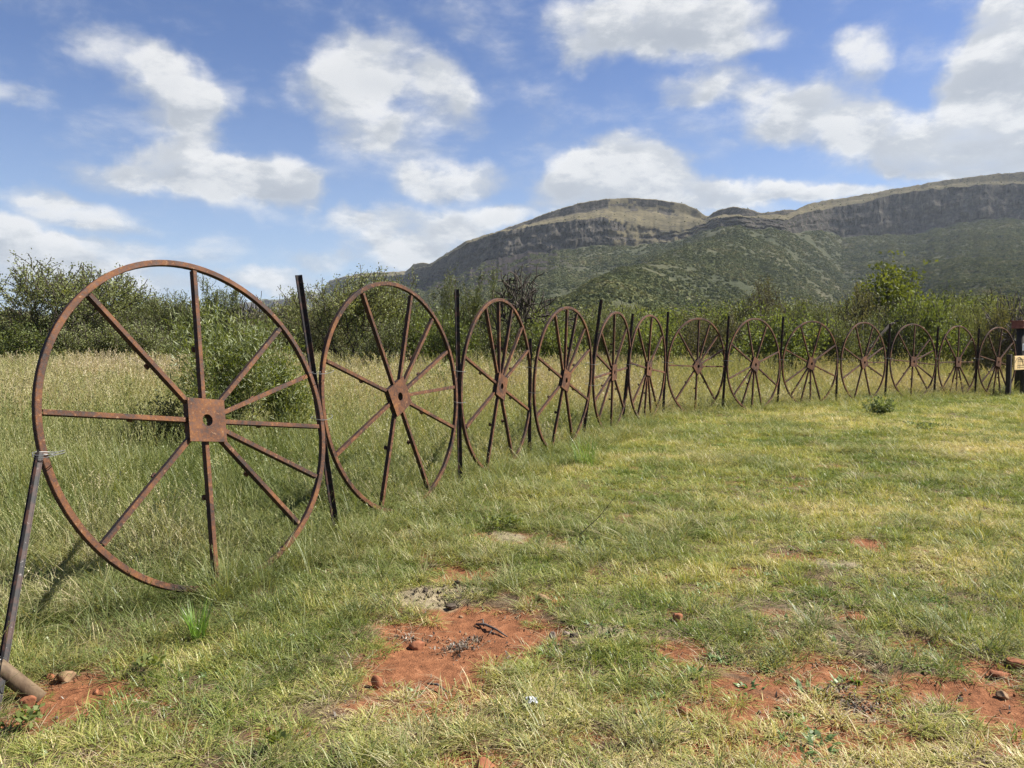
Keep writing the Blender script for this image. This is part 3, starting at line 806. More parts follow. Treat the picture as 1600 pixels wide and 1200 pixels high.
KINDS = {
 'thorn_a': dict(seed=11, H=5, W=6.4, stems=4, levels=5, up=.16, spread=46, leaf_from=3, leaf_n=17000, leaf=(.085, .026), jitter=.075, m_leaf=M_thorn, m_bark=M_bark, kids=3),
 'thorn_b': dict(seed=12, H=5, W=5.6, stems=3, levels=5, up=.20, spread=42, leaf_from=3, leaf_n=15000, leaf=(.085, .026), jitter=.075, m_leaf=M_thorn, m_bark=M_bark, kids=3),
 'thorn_c': dict(seed=23, H=5, W=6.2, stems=5, levels=5, up=.10, spread=52, leaf_from=3, leaf_n=17000, leaf=(.085, .026), jitter=.08, m_leaf=M_thorn, m_bark=M_bark, kids=3, low=1.0),
 'slender': dict(seed=44, H=5, W=3.4, stems=2, levels=5, up=.16, spread=40, leaf_from=2, leaf_n=8500, leaf=(.085, .028), jitter=.07, m_leaf=M_thorn, m_bark=M_bark, kids=3),
 'sparse': dict(seed=15, H=5, W=4.6, stems=3, levels=5, up=.24, spread=36, leaf_from=3, leaf_n=6000, leaf=(.08, .026), jitter=.07, m_leaf=M_olive, m_bark=M_bark, kids=3),
 'green_a': dict(seed=16, H=3, W=3.6, stems=6, levels=4, up=.10, spread=58, leaf_from=1, leaf_n=11000, leaf=(.085, .034), jitter=.11, m_leaf=M_green, m_bark=M_bark, kids=3, low=1.5),
 'green_b': dict(seed=17, H=3, W=3.2, stems=6, levels=4, up=.16, spread=50, leaf_from=1, leaf_n=10000, leaf=(.085, .034), jitter=.11, m_leaf=M_green, m_bark=M_bark, kids=3, low=1.5),
 'olive': dict(seed=18, H=3, W=3.8, stems=6, levels=4, up=.10, spread=56, leaf_from=1, leaf_n=10000, leaf=(.075, .028), jitter=.12, m_leaf=M_olive, m_bark=M_bark, kids=3, low=1.5),
 'thornbush': dict(seed=19, H=3, W=3.8, stems=6, levels=4, up=.12, spread=54, leaf_from=1, leaf_n=11000, leaf=(.08, .026), jitter=.11, m_leaf=M_thorn, m_bark=M_bark, kids=3, low=1.5),
 'yellow': dict(seed=20, H=4.6, W=4.2, stems=2, levels=5, up=.02, spread=52, leaf_from=4, leaf_n=5200, leaf=(.13, .045), jitter=.11, m_leaf=M_yellow, m_bark=M_dead, kids=3, clump=1),
 'dead': dict(seed=21, H=4.2, W=4.2, stems=2, levels=5, up=.05, spread=48, m_bark=M_bark, kids=3, twist=.6, dead=True, thick=1.5),
 'dead_thin': dict(seed=22, H=3.6, W=3.4, stems=4, levels=5, up=.10, spread=40, m_bark=M_dead, kids=3, twist=.45, dead=True, thick=1.1),
}
PROTO = {k: grow_tree(rmin=.030 if v.get('dead') else .013, **v) for k, v in KINDS.items()}
# px, width px, top py, distance, kind, name, label, category
TREES = [
 (98, 275, 404, 34, 'thorn_a', 'thorn_tree', 'widest feathery thorn tree at the far left, dark trunk inside the first wheel rim', 'tree'),
 (200, 165, 436, 37, 'thorn_b', 'thorn_tree', 'thorn tree crown between the two upper left spokes of the nearest wheel', 'tree'),
 (262, 110, 462, 36, 'thorn_c', 'thorn_tree', 'low thorn tree left of the near wheel\'s top spoke', 'tree'),
 (338, 150, 428, 35, 'thorn_b', 'thorn_tree', 'tall feathery thorn tree behind the long-leaved bush and top spoke of the nearest wheel', 'tree'),
 (418, 95, 466, 35, 'dead_thin', 'bare_shrub', 'leafless thin shrub under the far rocky ridge, inside the nearest wheel', 'shrub'),
 (452, 100, 480, 33, 'sparse', 'thorn_shrub', 'sparse olive shrub just left of the leaning black post', 'shrub'),
 (398, 100, 492, 31, 'olive', 'olive_bush', 'low olive bush between the leafless shrub and the long-leaved bush', 'bush'),
 (560, 215, 424, 30, 'thorn_a', 'thorn_tree', 'big dark thorn tree filling the second wheel, spiky top against the mountain end', 'tree'),
 (500, 110, 474, 31, 'thorn_c', 'thorn_tree', 'dark thorn tree between the leaning post and the second wheel', 'tree'),
 (655, 115, 478, 29, 'green_a', 'green_bush', 'bright green bush behind the right half of the second wheel', 'bush'),
 (705, 95, 492, 27, 'green_b', 'green_bush', 'bright green bush behind the black post right of the second wheel', 'bush'),
 (742, 100, 421, 31, 'slender', 'slender_thorn_tree', 'slender upright thorn tree rising above the third wheel\'s left side', 'tree'),
 (790, 110, 500, 28, 'thornbush', 'thorn_shrub', 'dark thorn shrub behind the middle of the third wheel', 'shrub'),
 (826, 125, 426, 29, 'dead', 'dead_tree', 'dead leafless tree with crooked black branches above the third wheel', 'tree'),
 (862, 95, 494, 27, 'green_b', 'green_bush', 'yellow green bush between the third and fourth wheels', 'bush'),
 (912, 110, 486, 30, 'thorn_b', 'thorn_tree', 'loose thorn tree behind the upper half of the fourth wheel', 'tree'),
 (968, 120, 484, 30, 'thorn_c', 'thorn_tree', 'thorn tree behind the fifth wheel, left of two close posts', 'tree'),
 (1022, 100, 492, 27, 'green_a', 'green_bush', 'rounded green bush behind the narrow sixth wheel', 'bush'),
 (1072, 110, 490, 29, 'sparse', 'thorn_shrub', 'brownish sparse shrub behind the left half of the seventh wheel', 'shrub'),
 (1125, 95, 486, 27, 'olive', 'olive_bush', 'olive bush behind the post between the seventh and eighth wheels', 'bush'),
 (1188, 130, 436, 36, 'sparse', 'thorn_tree', 'tall sparse thorn tree with bare upper twigs above the eighth wheel', 'tree'),
 (1212, 150, 476, 26, 'green_a', 'green_bush', 'large pale-tipped green bush behind the eighth wheel\'s right side', 'bush'),
 (1275, 120, 466, 30, 'thorn_c', 'thorn_tree', 'thorn tree behind the top of the ninth wheel', 'tree'),
 (1338, 125, 444, 31, 'sparse', 'thorn_tree', 'open thorn tree with fine branching left of the yellow-leaved tree', 'tree'),
 (1325, 100, 492, 27, 'thornbush', 'thorn_shrub', 'thorn shrub behind the left half of the tenth wheel', 'shrub'),
 (1395, 100, 478, 28, 'thornbush', 'thorn_shrub', 'thorn shrub below the left arm of the yellow-leaved tree', 'shrub'),
 (1434, 165, 412, 33, 'yellow', 'yellow_leaved_tree', 'yellow green leafed tree rising above the others against the mountain slope', 'tree'),
 (1446, 115, 450, 28, 'green_a', 'green_bush', 'dense rounded green tree right under the yellow-leaved crown', 'bush'),
 (1508, 110, 456, 30, 'thorn_b', 'thorn_tree', 'rounded thorn tree above the twelfth wheel', 'tree'),
 (1560, 95, 468, 28, 'olive', 'olive_bush', 'olive bush behind the last wheel at the sign', 'bush'),
 (1602, 105, 452, 28, 'dead_thin', 'bare_tree', 'leafless branching tree at the right edge above the roofed gate post', 'tree'),
 (1606, 100, 480, 30, 'green_b', 'green_bush', 'green bush at the right edge behind the roofed gate post', 'bush'),
 (18, 130, 500, 31, 'green_a', 'green_bush', 'low green bush at the far left edge under the thorn tree', 'bush'),
 (150, 120, 505, 31, 'thornbush', 'thorn_shrub', 'dark low shrub at the foot of the widest thorn tree', 'shrub'),
 (240, 110, 505, 31, 'thornbush', 'thorn_shrub', 'low thorn shrub behind the left spoke of the nearest wheel', 'shrub'),
 (600, 110, 500, 28, 'thornbush', 'thorn_shrub', 'low grey green shrub at the foot of the big dark thorn tree', 'shrub'),
]
tc_ = {}
tr_rng = random.Random(3)
for (px, wpx, top, D, kind, nm, label, cat) in TREES:
    wm, lm = PROTO[kind]; K = KINDS[kind]
    b = at(px, 560, D)
    h = at(px, top - 9, D)[2] + .05; w = wpx * D / F * 1.10
    o = empty(nm, (b[0], D, gheight(np.array([b[0]]), np.array([float(D)]))[0] - .04), tr_rng.uniform(0, 6.28))
    o.scale = (w / K['W'], w / K['W'], h / K['H'])
    tag(o, label, cat, 'trees and bushes along the far side of the grass' )
    obj('trunk', wm, o)
    if lm: obj('crown', lm, o)

# dark leaning trunk seen through the tenth wheel
mb = MB(); p0 = at(1313, 583, 27); p1 = at(1390, 508, 27.6)
mid = (p0 + p1) / 2 + np.array([.05, 0, -.12]); mb.tube(np.array([[p0[0], p0[1], -.05], p0, mid, p1, p1 + np.array([.4, .2, .15])]), [.10, .09, .075, .055, .03], 7)
mb.tube(np.array([mid, mid + np.array([-.15, .1, .5]), mid + np.array([-.1, .1, 1.0])]), [.05, .035, .02], 6)
tag(mb.build('fallen_trunk', M_bark, None, True), 'dark bare trunk leaning to the right, seen through the tenth wheel', 'tree trunk')


# the thicket behind, one green mass
def joined(kind):
    wm, lm = PROTO[kind]
    a = bpy.data.objects.new('tmp', wm)
    V = []; Fq = []; n = 0; mi = []; br = []
    for k, me in enumerate((wm, lm)):
        if me is None: continue
        v = np.empty(len(me.vertices) * 3, np.float32); me.vertices.foreach_get('co', v); v = v.reshape(-1, 3)
        t = np.empty(len(me.polygons), np.int32); me.polygons.foreach_get('loop_total', t)
        l = np.empty(len(me.loops), np.int32); me.loops.foreach_get('vertex_index', l)
        assert (t == 4).all(); V.append(v); Fq.append(l.reshape(-1, 4) + n); n += len(v); mi += [k] * len(t)
        br.append(np.zeros(len(v)) if k == 0 else np.repeat(np.random.default_rng(1).random(len(v) // 4), 4))
    bpy.data.objects.remove(a)
    return mesh_np(kind + '_mass', np.concatenate(V), [np.concatenate(Fq)], [KINDS[kind]['m_bark'], KINDS[kind]['m_leaf']], False, mi, {'brnd': np.concatenate(br)})


def thicket():
    ks = ['thorn_a', 'thorn_c', 'green_a', 'olive', 'thornbush', 'thorn_b']
    pr = [joined(k) for k in ks]; base = np.array([5, 5, 3, 3, 3, 5.])
    r = np.random.default_rng(9); P = []; S = []; I = []
    def topline(px): return np.interp(px, [-400, 0, 230, 420, 480, 640, 900, 1200, 1500, 1700, 2100], [474, 476, 476, 486, 480, 478, 482, 474, 462, 460, 460])
    for (D0, D1, n) in ((33, 40, 85), (40, 56, 120), (56, 90, 200), (90, 230, 620)):
        for k in range(n):
            px = -260 + (k + r.random()) / n * 2140; D = r.uniform(D0, D1)
            b = at(px, 535, D); idx = r.integers(0, 6)
            tall = at(px, topline(px) + r.uniform(-16, 26), D)[2] if D < 60 else r.uniform(2.4, 4.3) + (1.2 if D > 90 else 0)
            s = tall / base[idx]; wd = s * r.uniform(.95, 1.5)
            P.append((b[0], D, -.05)); S.append((wd, wd, s)); I.append(idx)
    k = len(P)
    scatter('thicket', 'dense green thorn thicket behind the first row of trees', P, np.stack([np.zeros(k), np.zeros(k), r.random(k) * 6.28], -1), S, I, pr)


thicket()

# ------------------------------------------------------------------ bushes of the meadow
def place_bush(nm, label, cat, px, pyb, D, wpx, top, **kw):
    b = at(px, 535, D); H = at(px, top, D)[2]; W = wpx * D / F
    wm, lm = grow_tree(H=H, W=W, **kw)
    o = empty(nm, (b[0], D, gheight(np.array([b[0]]), np.array([float(D)]))[0]), 0); tag(o, label, cat)
    obj('stems', wm, o); obj('foliage', lm, o); return o


place_bush('long_leaved_bush', 'big bright bush of long narrow leaves standing behind the nearest wheel', 'bush', 372, 690, 10.4, 215, 468,
           seed=31, stems=9, levels=4, up=.14, spread=44, leaf_from=1, leaf_n=12500, leaf=(.095, .0075), jitter=.085, m_leaf=M_willow, m_bark=M_bark, kids=3, low=1.4, thick=.5)
place_bush('long_leaved_bush', 'lower yellow green lobe of the long-leaved bush beside the nearest wheel\'s right rim', 'bush', 446, 670, 10.9, 90, 545,
           seed=32, stems=6, levels=4, up=.10, spread=50, leaf_from=1, leaf_n=5000, leaf=(.10, .0085), jitter=.06, m_leaf=M_willow, m_bark=M_bark, kids=3, low=1.2, thick=.5)
place_bush('dark_low_shrub', 'low dark small-leaved shrub left of the nearest wheel\'s hub', 'shrub', 255, 690, 10.0, 110, 612,
           seed=33, stems=8, levels=4, up=.05, spread=60, leaf_from=1, leaf_n=5000, leaf=(.035, .014), jitter=.06, m_leaf=M_olive, m_bark=M_bark, kids=3, low=1, thick=.5)
place_bush('small_green_bush', 'small round bright green bush in tall grass behind the second wheel', 'bush', 691, 600, 17.5, 40, 570,
           seed=34, stems=6, levels=3, up=.12, spread=55, leaf_from=1, leaf_n=2200, leaf=(.06, .024), jitter=.07, m_leaf=M_green, m_bark=M_bark, kids=3, thick=.5)
place_bush('grey_green_herb', 'knee-high grey green leafy herb on the lawn in front of the tenth wheel', 'plant', 1380, 650, 15.8, 46, 619,
           seed=35, stems=12, levels=3, up=.20, spread=56, leaf_from=0, leaf_n=900, leaf=(.055, .020), jitter=.03, m_leaf=M_herb, m_bark=M_bark, kids=2, thick=.4)
place_bush('low_dark_herb', 'low dark green herb on the lawn below the grey green one, to its right', 'plant', 1448, 672, 13.4, 62, 663,
           seed=36, stems=10, levels=3, up=.02, spread=75, leaf_from=0, leaf_n=500, leaf=(.05, .017), jitter=.03, m_leaf=M_herb, m_bark=M_bark, kids=2, thick=.4)
place_bush('leafy_weed', 'spreading pale-leaved weed beside the dry sandy patch, right of the second wheel', 'plant', 788, 838, 6.15, 60, 797,
           seed=37, stems=7, levels=3, up=.08, spread=66, leaf_from=0, leaf_n=260, leaf=(.034, .009), jitter=.012, m_leaf=M_green, m_bark=M_bark, kids=2, thick=.35)
place_bush('leafy_sapling', 'tiny forked sapling with one long dark twig pointing up right over the grass', 'plant', 906, 862, 5.55, 34, 838,
           seed=38, stems=3, levels=3, up=.2, spread=50, leaf_from=1, leaf_n=60, leaf=(.035, .014), jitter=.012, m_leaf=M_green, m_bark=M_bark, kids=2, thick=.5)
place_bush('leafy_shoot', 'small bright leafy shoot beside the bare soil near the stones at lower left', 'plant', 217, 1075, 3.42, 42, 1030,
           seed=39, stems=4, levels=3, up=.2, spread=45, leaf_from=1, leaf_n=70, leaf=(.028, .010), jitter=.010, m_leaf=M_green, m_bark=M_bark, kids=2, thick=.5)
place_bush('leafy_shoot', 'bright yellow green leafy shoot at the lower left edge', 'plant', 14, 1155, 2.95, 50, 1115,
           seed=40, stems=5, levels=3, up=.2, spread=50, leaf_from=1, leaf_n=80, leaf=(.030, .012), jitter=.012, m_leaf=M_green, m_bark=M_bark, kids=2, thick=.5)
place_bush('leafy_shoot', 'bright leafy shoot at the bottom edge, left of centre', 'plant', 418, 1200, 2.72, 30, 1160,
           seed=41, stems=4, levels=3, up=.2, spread=40, leaf_from=1, leaf_n=40, leaf=(.030, .010), jitter=.010, m_leaf=M_green, m_bark=M_bark, kids=2, thick=.5)
# the long twig of the sapling
a = at(906, 835, 5.5); b = at(962, 775, 5.55); mb = MB()
mb.tube(np.array([[a[0], a[1], 0], a, (a + b) / 2 + np.array([.01, 0, -.012]), b]), [.0035, .003, .0025, .0015], 5)
tag(mb.build('long_twig', M_bark), 'long thin dark twig slanting up to the right out of the grass', 'twig')

# ------------------------------------------------------------------ wheels
R = 1.03
ORD = ['nearest and largest', 'second', 'third', 'fourth', 'fifth', 'sixth', 'seventh', 'eighth', 'ninth', 'tenth', 'eleventh', 'twelfth', 'last and farthest']
DESC = ['rusty spoked wheel, its square hub upright, leaning back in the grass',
        'rusty wheel from the left, hub plate standing on its corner',
        'rusty wheel from the left, left of the short black post',
        'rusty wheel from the left, five spokes fanned at its top',
        'rusty narrow-looking wheel from the left, right of the post leaning right',
        'rusty wheel from the left, narrowest of all, four spokes fanned straight down',
        'rusty wheel from the left, turned open again, spokes fanned at upper right',
        'rusty wheel from the left, in front of the large pale-tipped bush',
        'rusty wheel from the left, bright orange hub, spokes fanned downward',
        'rusty wheel from the left, between two posts before the leaning trunk',
        'rusty wheel from the left, brown hub, below the yellow-leaved tree',
        'dark rusty wheel from the left, beside a heap of dry brush',
        'dark red rusty wheel of the row, beside the wooden sign']


def ring(name_r, RO, RI, dep, k=96, wob=0.0, seed=0):
    a = np.arange(k) * 2 * pi / k; r = np.random.default_rng(seed)
    w = np.zeros(k)
    for j in (2, 3, 5): w += wob * r.normal() * np.cos(j * a + r.uniform(0, 6)) / j
    ax = wob * 1.2 * np.cos(2 * a + r.uniform(0, 6))
    V = []
    e = .003
    prof = [(RO - e, 0), (RO, -e), (RO, -dep + e), (RO - e, -dep), (RI + e, -dep), (RI, -dep + e), (RI, -e), (RI + e, 0)]
    for (rr, z) in prof: V.append(np.stack([(rr + w) * np.cos(a), z + ax, (rr + w) * np.sin(a)], -1))
    V = np.concatenate(V); m = len(prof); Fc = []
    for j in range(m):
        j2 = (j + 1) % m
        for i in range(k): Fc.append((j*k+i, j*k+(i+1) % k, j2*k+(i+1) % k, j2*k+i))
    mb = MB(); mb.add(V, Fc)
    # butt weld where the ring closes
    return mb


def spoke_mesh():
    mb = MB(); L = R - .045 - .120
    w, dp = .029, .030
    # open channel: web in front, two flanges backwards
    mb.box((.120 + L / 2, -.007, 0), (L, .006, w), bevel=.0015)
    mb.box((.120 + L / 2, -.0245, w / 2 - .003), (L, .029, .006)); mb.box((.120 + L / 2, -.0245, -w / 2 + .003), (L, .029, .006))
    return mb


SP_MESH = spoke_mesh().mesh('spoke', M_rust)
lg = MB(); lg.tube(np.array([(.47, -.010, 0), (.47, -.078, 0)]), .0125, 8); lg.box((.47, -.064, 0), (.034, .016, .036), bevel=.003)
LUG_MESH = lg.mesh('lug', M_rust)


def plate_mesh():
    """square plate with a round hole and folded-back sides"""
    s, r_, k = .135, .037, 40
    mb = MB(); a = np.arange(k) * 2 * pi / k + pi / 4
    sq = np.stack([np.clip(np.cos(a) * s * 1.4143, -s, s), np.clip(np.sin(a) * s * 1.4143, -s, s)], -1)
    ho = np.stack([np.cos(a) * r_, np.sin(a) * r_], -1)
    V = []
    for y in (0.004, -.004):
        V.append(np.stack([sq[:, 0], np.full(k, y), sq[:, 1]], -1)); V.append(np.stack([ho[:, 0], np.full(k, y), ho[:, 1]], -1))
    V = np.concatenate(V); Fc = []
    for i in range(k):
        j = (i + 1) % k
        Fc += [(i, j, k + j, k + i), (2*k + j, 2*k + i, 3*k + i, 3*k + j), (j, i, 2*k + i, 2*k + j), (k + i, k + j, 3*k + j, 3*k + i)]
    mb.add(V, Fc)
    return mb.mesh('hub_plate', M_plate)


def box_mesh():
    mb = MB(); s = .122
    for q in range(4):
        c, sn = cos(q * pi / 2), sin(q * pi / 2)
        mb.box((c * s, -.026, sn * s), (.007 if q % 2 == 0 else 2 * s - .008, .044, 2 * s + .006 if q % 2 == 0 else .007))
    mb.tube(np.array([(0, -.0045, 0), (0, -.062, 0)]), .052, 16, cap=False)
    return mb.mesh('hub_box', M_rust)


PLATE, HBOX = plate_mesh(), box_mesh()
for i, (x, y, z, yaw, tilt, g) in enumerate(WH):
    o = bpy.data.objects.new('steel_wheel', None); o.empty_display_size = .3; link(o)
    u = Vector((cos(yaw), sin(yaw), 0)); n = Vector((sin(yaw), -cos(yaw), 0))
    up = Vector((0, 0, 1)) * cos(tilt) + n * sin(tilt); fr = up.cross(u); 
    # local x = along the fence, local y = towards the viewer, local z = up
    fwd = -(u.cross(up)) if (u.cross(up)).dot(n) < 0 else u.cross(up)
    M = Matrix((u, fwd, up)).transposed().to_4x4()
    M.translation = Vector((x, y, z)); o.matrix_world = M
    lab = (ORD[i] + ' ' + DESC[i]); assert len(lab.split()) <= 16, lab; tag(o, lab, 'wheel', 'row of old steel wheels set up as a fence')
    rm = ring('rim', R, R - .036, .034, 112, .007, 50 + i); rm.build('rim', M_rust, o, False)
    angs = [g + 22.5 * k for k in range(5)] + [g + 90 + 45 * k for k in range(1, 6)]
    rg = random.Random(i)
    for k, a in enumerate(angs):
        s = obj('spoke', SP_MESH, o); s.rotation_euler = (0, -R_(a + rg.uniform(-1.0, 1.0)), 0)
        if k not in (1, 4) and not (i and rg.random() < .18): obj('lug', LUG_MESH, s)
    for me, nm in ((PLATE, 'hub_plate'), (HBOX, 'hub_box')):
        h = obj(nm, me, o); h.rotation_euler = (0, -R_(g + 45), 0); h.location = (0, .012 if nm == 'hub_plate' else .006, 0)

# ------------------------------------------------------------------ posts
POSTS = [  # x px of top, top y px, x px at the foot, junction point, label
 (466, 430, 524, 5.88, 'black steel post leaning left between the nearest and second wheels'),
 (713, 452, 718, 7.96, 'upright black steel post between the second and third wheels'),
 (829, 529, 828, 9.95, 'short black post between the third and fourth wheels, no higher than their hubs'),
 (940, 468, 911, 11.93, 'tall black post leaning right between the fourth and fifth wheels'),
 (989, 490, 973, 13.95, 'thin black post between the fifth and sixth wheels, leaning slightly right'),
 (1044, 487, 1037, 15.72, 'black post between the narrow sixth and open seventh wheel'),
 (1139, 494, 1130, 16.85, 'black post between the seventh and eighth wheels'),
 (1224, 495, 1216, 17.95, 'black post in front of the pale green bush, between the eighth and ninth wheels'),
 (1309, 542, 1308, 19.15, 'short black post hidden between the rims of the ninth and tenth wheels'),
 (1391, 506, 1384, 20.35, 'black post between the tenth and eleventh wheels'),
 (1466, 510, 1461, 21.4, 'black post between the eleventh and twelfth wheels'),
 (1530, 513, 1525, 22.3, 'black post between the twelfth and last wheels')]


def ypost(L, s=1.0):
    """Y-section fence picket with stub studs along its edge"""
    mb = MB(); w = .026 * s; t = .0040
    for a in (90, 210, 330):
        c, sn = cos(R_(a)), sin(R_(a)); rot = [[c, -sn, 0], [sn, c, 0], [0, 0, 1]]
        mb.box((c * w / 2, sn * w / 2, L / 2), (w, t * s * 1.4, L), rot)
        mb.box((c * w, sn * w, L / 2), (.006 * s, .010 * s, L - .002), rot)
    return mb


def wire_loop(c, u, hl, hw, zt=0.0, r=.0019, k=26):
    th = np.linspace(0, 2 * pi, k); n = np.array([u[1], -u[0], 0])
    P = c + np.cos(th)[:, None] * hl * u + np.sin(th)[:, None] * hw * n
    P[:, 2] += np.sin(th * 2) * .006 + zt
    return P


for i, (tx, ty, fx, D, lab) in enumerate(POSTS):
    T = at(tx, ty, D); B = at(fx, 560, D)
    z0 = gheight(np.array([B[0]]), np.array([D]))[0]
    B = np.array([B[0], D, z0 - .05]); ax = Vector(T - B); L = ax.length
    o = empty('fence_post', B); o.rotation_mode = 'QUATERNION'
    o.rotation_quaternion = ax.to_track_quat('Z', 'Y')
    tag(o, lab, 'post', 'black steel posts between the wheels')
    ypost(L).build('picket', M_paint, o)
    xa, ya, _, yw, _, _ = WH[i]; xb, yb, _, yw2, _, _ = WH[i + 1]
    u1 = np.array([cos(yw), sin(yw), 0]); u2 = np.array([cos(yw2), sin(yw2), 0])
    for q, zz in enumerate(((.26, -.08) if i == 0 else ((.20, -.12) if i < 4 else (.10,)))):
        ch = math.sqrt(R * R - zz * zz)
        if i == 0 and q == 0: ch *= .985
        a = np.array([xa, ya, WH[i][2] + zz]) + u1 * (ch - .02); b = np.array([xb, yb, WH[i+1][2] + zz]) - u2 * (ch - .02)
        w = MB(); c = (a + b) / 2; uu = b - a; l = np.linalg.norm(uu[:2]); uu = uu / (np.linalg.norm(uu) + 1e-6)
        if l < .1: uu = u1
        post_n = abs((np.array([B[0], B[1], 0]) - np.array([c[0], c[1], 0])) @ np.array([u1[1], -u1[0], 0]))
        w.tube(wire_loop(c, uu, l / 2 + .04, max(.045, min(.12, post_n + .03))), .0021 + .0002 * i, 5, cap=False)
        wo = w.build('wire_tie', M_wire); wo.parent = o; bpy.context.view_layer.update(); wo.matrix_parent_inverse = o.matrix_world.inverted()

# slanting strut at the left end and the pole it is tied to
T = at(61, 706, 3.80); B = np.array([-2.10, 3.02, -.06]); ax = Vector(T - B)
o = empty('slanting_strut', B); o.rotation_mode = 'QUATERNION'; o.rotation_quaternion = ax.to_track_quat('Z', 'Y')
tag(o, 'dark rusty steel strut slanting up from the left edge to the nearest wheel', 'strut')
ypost(ax.length, .74).build('picket', M_paint, o)
w = MB()
for dz in (0, .012): w.tube(wire_loop(T + np.array([.03, .03, -.02 + dz]), np.array([.53, .85, 0]), .075, .045), .0022, 5, cap=False)
wo = w.build('wire_tie', M_wire); wo.parent = o; bpy.context.view_layer.update(); wo.matrix_parent_inverse = o.matrix_world.inverted()
pe = gp(63, 1086); pole = MB()
A = np.array([pe[0], pe[1], -.02]); Bp = np.array([pe[0] - .62, pe[1] - .10, .58])
pole.tube(np.array([A, A * .7 + Bp * .3, A * .35 + Bp * .65, Bp]), [.033, .035, .036, .037], 20)
pr_ = empty('ground_pole', (A[0], A[1], 0)); tag(pr_, 'short weathered brown pole rising from soil at the lower left edge', 'pole')
q = pole.build('pole_shaft', M_pole, None, True); q.parent = pr_; bpy.context.view_layer.update(); q.matrix_parent_inverse = pr_.matrix_world.inverted()
w = MB(); dirp = (Bp - A) / np.linalg.norm(Bp - A); e1 = np.cross(dirp, [0, 1, 0]); e1 /= np.linalg.norm(e1); e2 = np.cross(dirp, e1)
for k in range(3):
    c = A + dirp * (.235 + .012 * k); th = np.linspace(0, 2 * pi, 20)
    w.tube(c + .0372 * (np.cos(th)[:, None] * e1 + np.sin(th)[:, None] * e2) + dirp * .004 * np.sin(th)[:, None], .0022, 5, cap=False)
q = w.build('wire_wrap', M_wire); q.parent = pr_; q.matrix_parent_inverse = pr_.matrix_world.inverted()

# ------------------------------------------------------------------ sign and gate posts at the right end
M_wdark = mat_plain('dark_wood', (.018, .016, .014), (.055, .047, .040), 10, .85, .2, .4, stretch=(3, 3, .5))
M_board = mat_plain('yellow_board', (.50, .34, .14), (.70, .52, .26), 9, .6, .3, .15, stretch=(.4, 3, 6))
M_cap = mat_plain('red_brown_cap', (.13, .045, .035), (.24, .09, .07), 9, .7, .3, .3)
M_paper = mat_plain('white_paper', (.42, .43, .45), (.55, .56, .57), 4, .6, .2, .0)
M_ink = mat_plain('dark_ink', (.035, .025, .02), (.06, .045, .035), 30, .7, .2, .0)
M_grey = mat_plain('grey_print', (.45, .47, .50), (.60, .61, .63), 60, .7, .2, .0)
D = 21.9
b = at(1577, 560, D); o = empty('wooden_sign', (b[0], D, -.06), R_(38)); tag(o, 'yellow wooden signboard with dark carved lines on a short post, right edge', 'sign')
mb = MB(); mb.box((0, 0, .60), (.12, .12, 1.24), bevel=.010); mb.build('sign_post', M_wdark, o)
mb = MB(); mb.box((.86, -.083, .97), (1.5, .04, .40), bevel=.006); bd = mb.build('board', M_board, o)
mb = MB()
for zz in (.84, .90, 1.02, 1.07): mb.box((.92, -.1055, zz), (1.2, .004, .010))
for xx in (.36, .50, .95): mb.box((xx, -.1055, .955), (.012, .0046, .30))
th = np.linspace(.2, 2.6, 20); mb.tube(np.stack([.42 + .34 * np.cos(th), np.full(20, -.107), .83 + .30 * np.sin(th)], -1), .007, 5)
mb.build('carved_lines', M_ink, bd)
mb = MB(); mb.box((.10, .16, .55), (.14, .12, 1.2), bevel=.01); 
D = 23.4; b = at(1592.5, 560, D); o = empty('gate_post', (b[0], D, -.06), R_(20)); tag(o, 'tall dark gate post with red brown box cap and white notice, right edge', 'gate post')
mb = MB(); mb.tube(np.array([(0, 0, 0), (.01, 0, .9), (0.02, 0, 2.0)]), [.115, .105, .10], 12); mb.build('post_shaft', M_wdark, o, True)
mb = MB(); mb.box((.06, 0, 2.08), (.42, .36, .20), bevel=.012); mb.box((.06, 0, 2.20), (.47, .41, .045), bevel=.008); mb.build('box_cap', M_cap, o)
mb = MB(); mb.box((.05, -.112, 1.42), (.16, .006, .21)); nt_ = mb.build('notice', M_paper, o)
mb = MB()
for k in range(6): mb.box((.05 - .004 * (k % 2), -.1165, 1.49 - k * .028), (.10 - .012 * (k % 3), .003, .009))
mb.build('print_lines', M_grey, nt_)
D = 22.6; b = at(1601, 560, D); mb = MB(); mb.box((0, 0, .55), (.15, .13, 1.2), bevel=.01)
q = mb.build('wooden_post', M_wdark); q.location = (b[0], D, -.05); tag(q, 'second short dark wooden post at the very right edge, behind the yellow sign', 'post')
# thin wires strung behind the last wheels
w = MB()
for zz in (.93,):
    for (x0, y0), (x1, y1) in zip(FENCE[10:14], FENCE[11:15]):
        s = np.linspace(0, 1, 9); P = np.stack([x0 + (x1 - x0) * s - .03, y0 + (y1 - y0) * s + .10, zz - .04 * np.sin(pi * s)], -1); w.tube(P, .0018, 4, cap=False)
tag(w.build('fence_wire', M_stone_d), 'thin plain wires strung along the back of the last three wheels', 'wire')

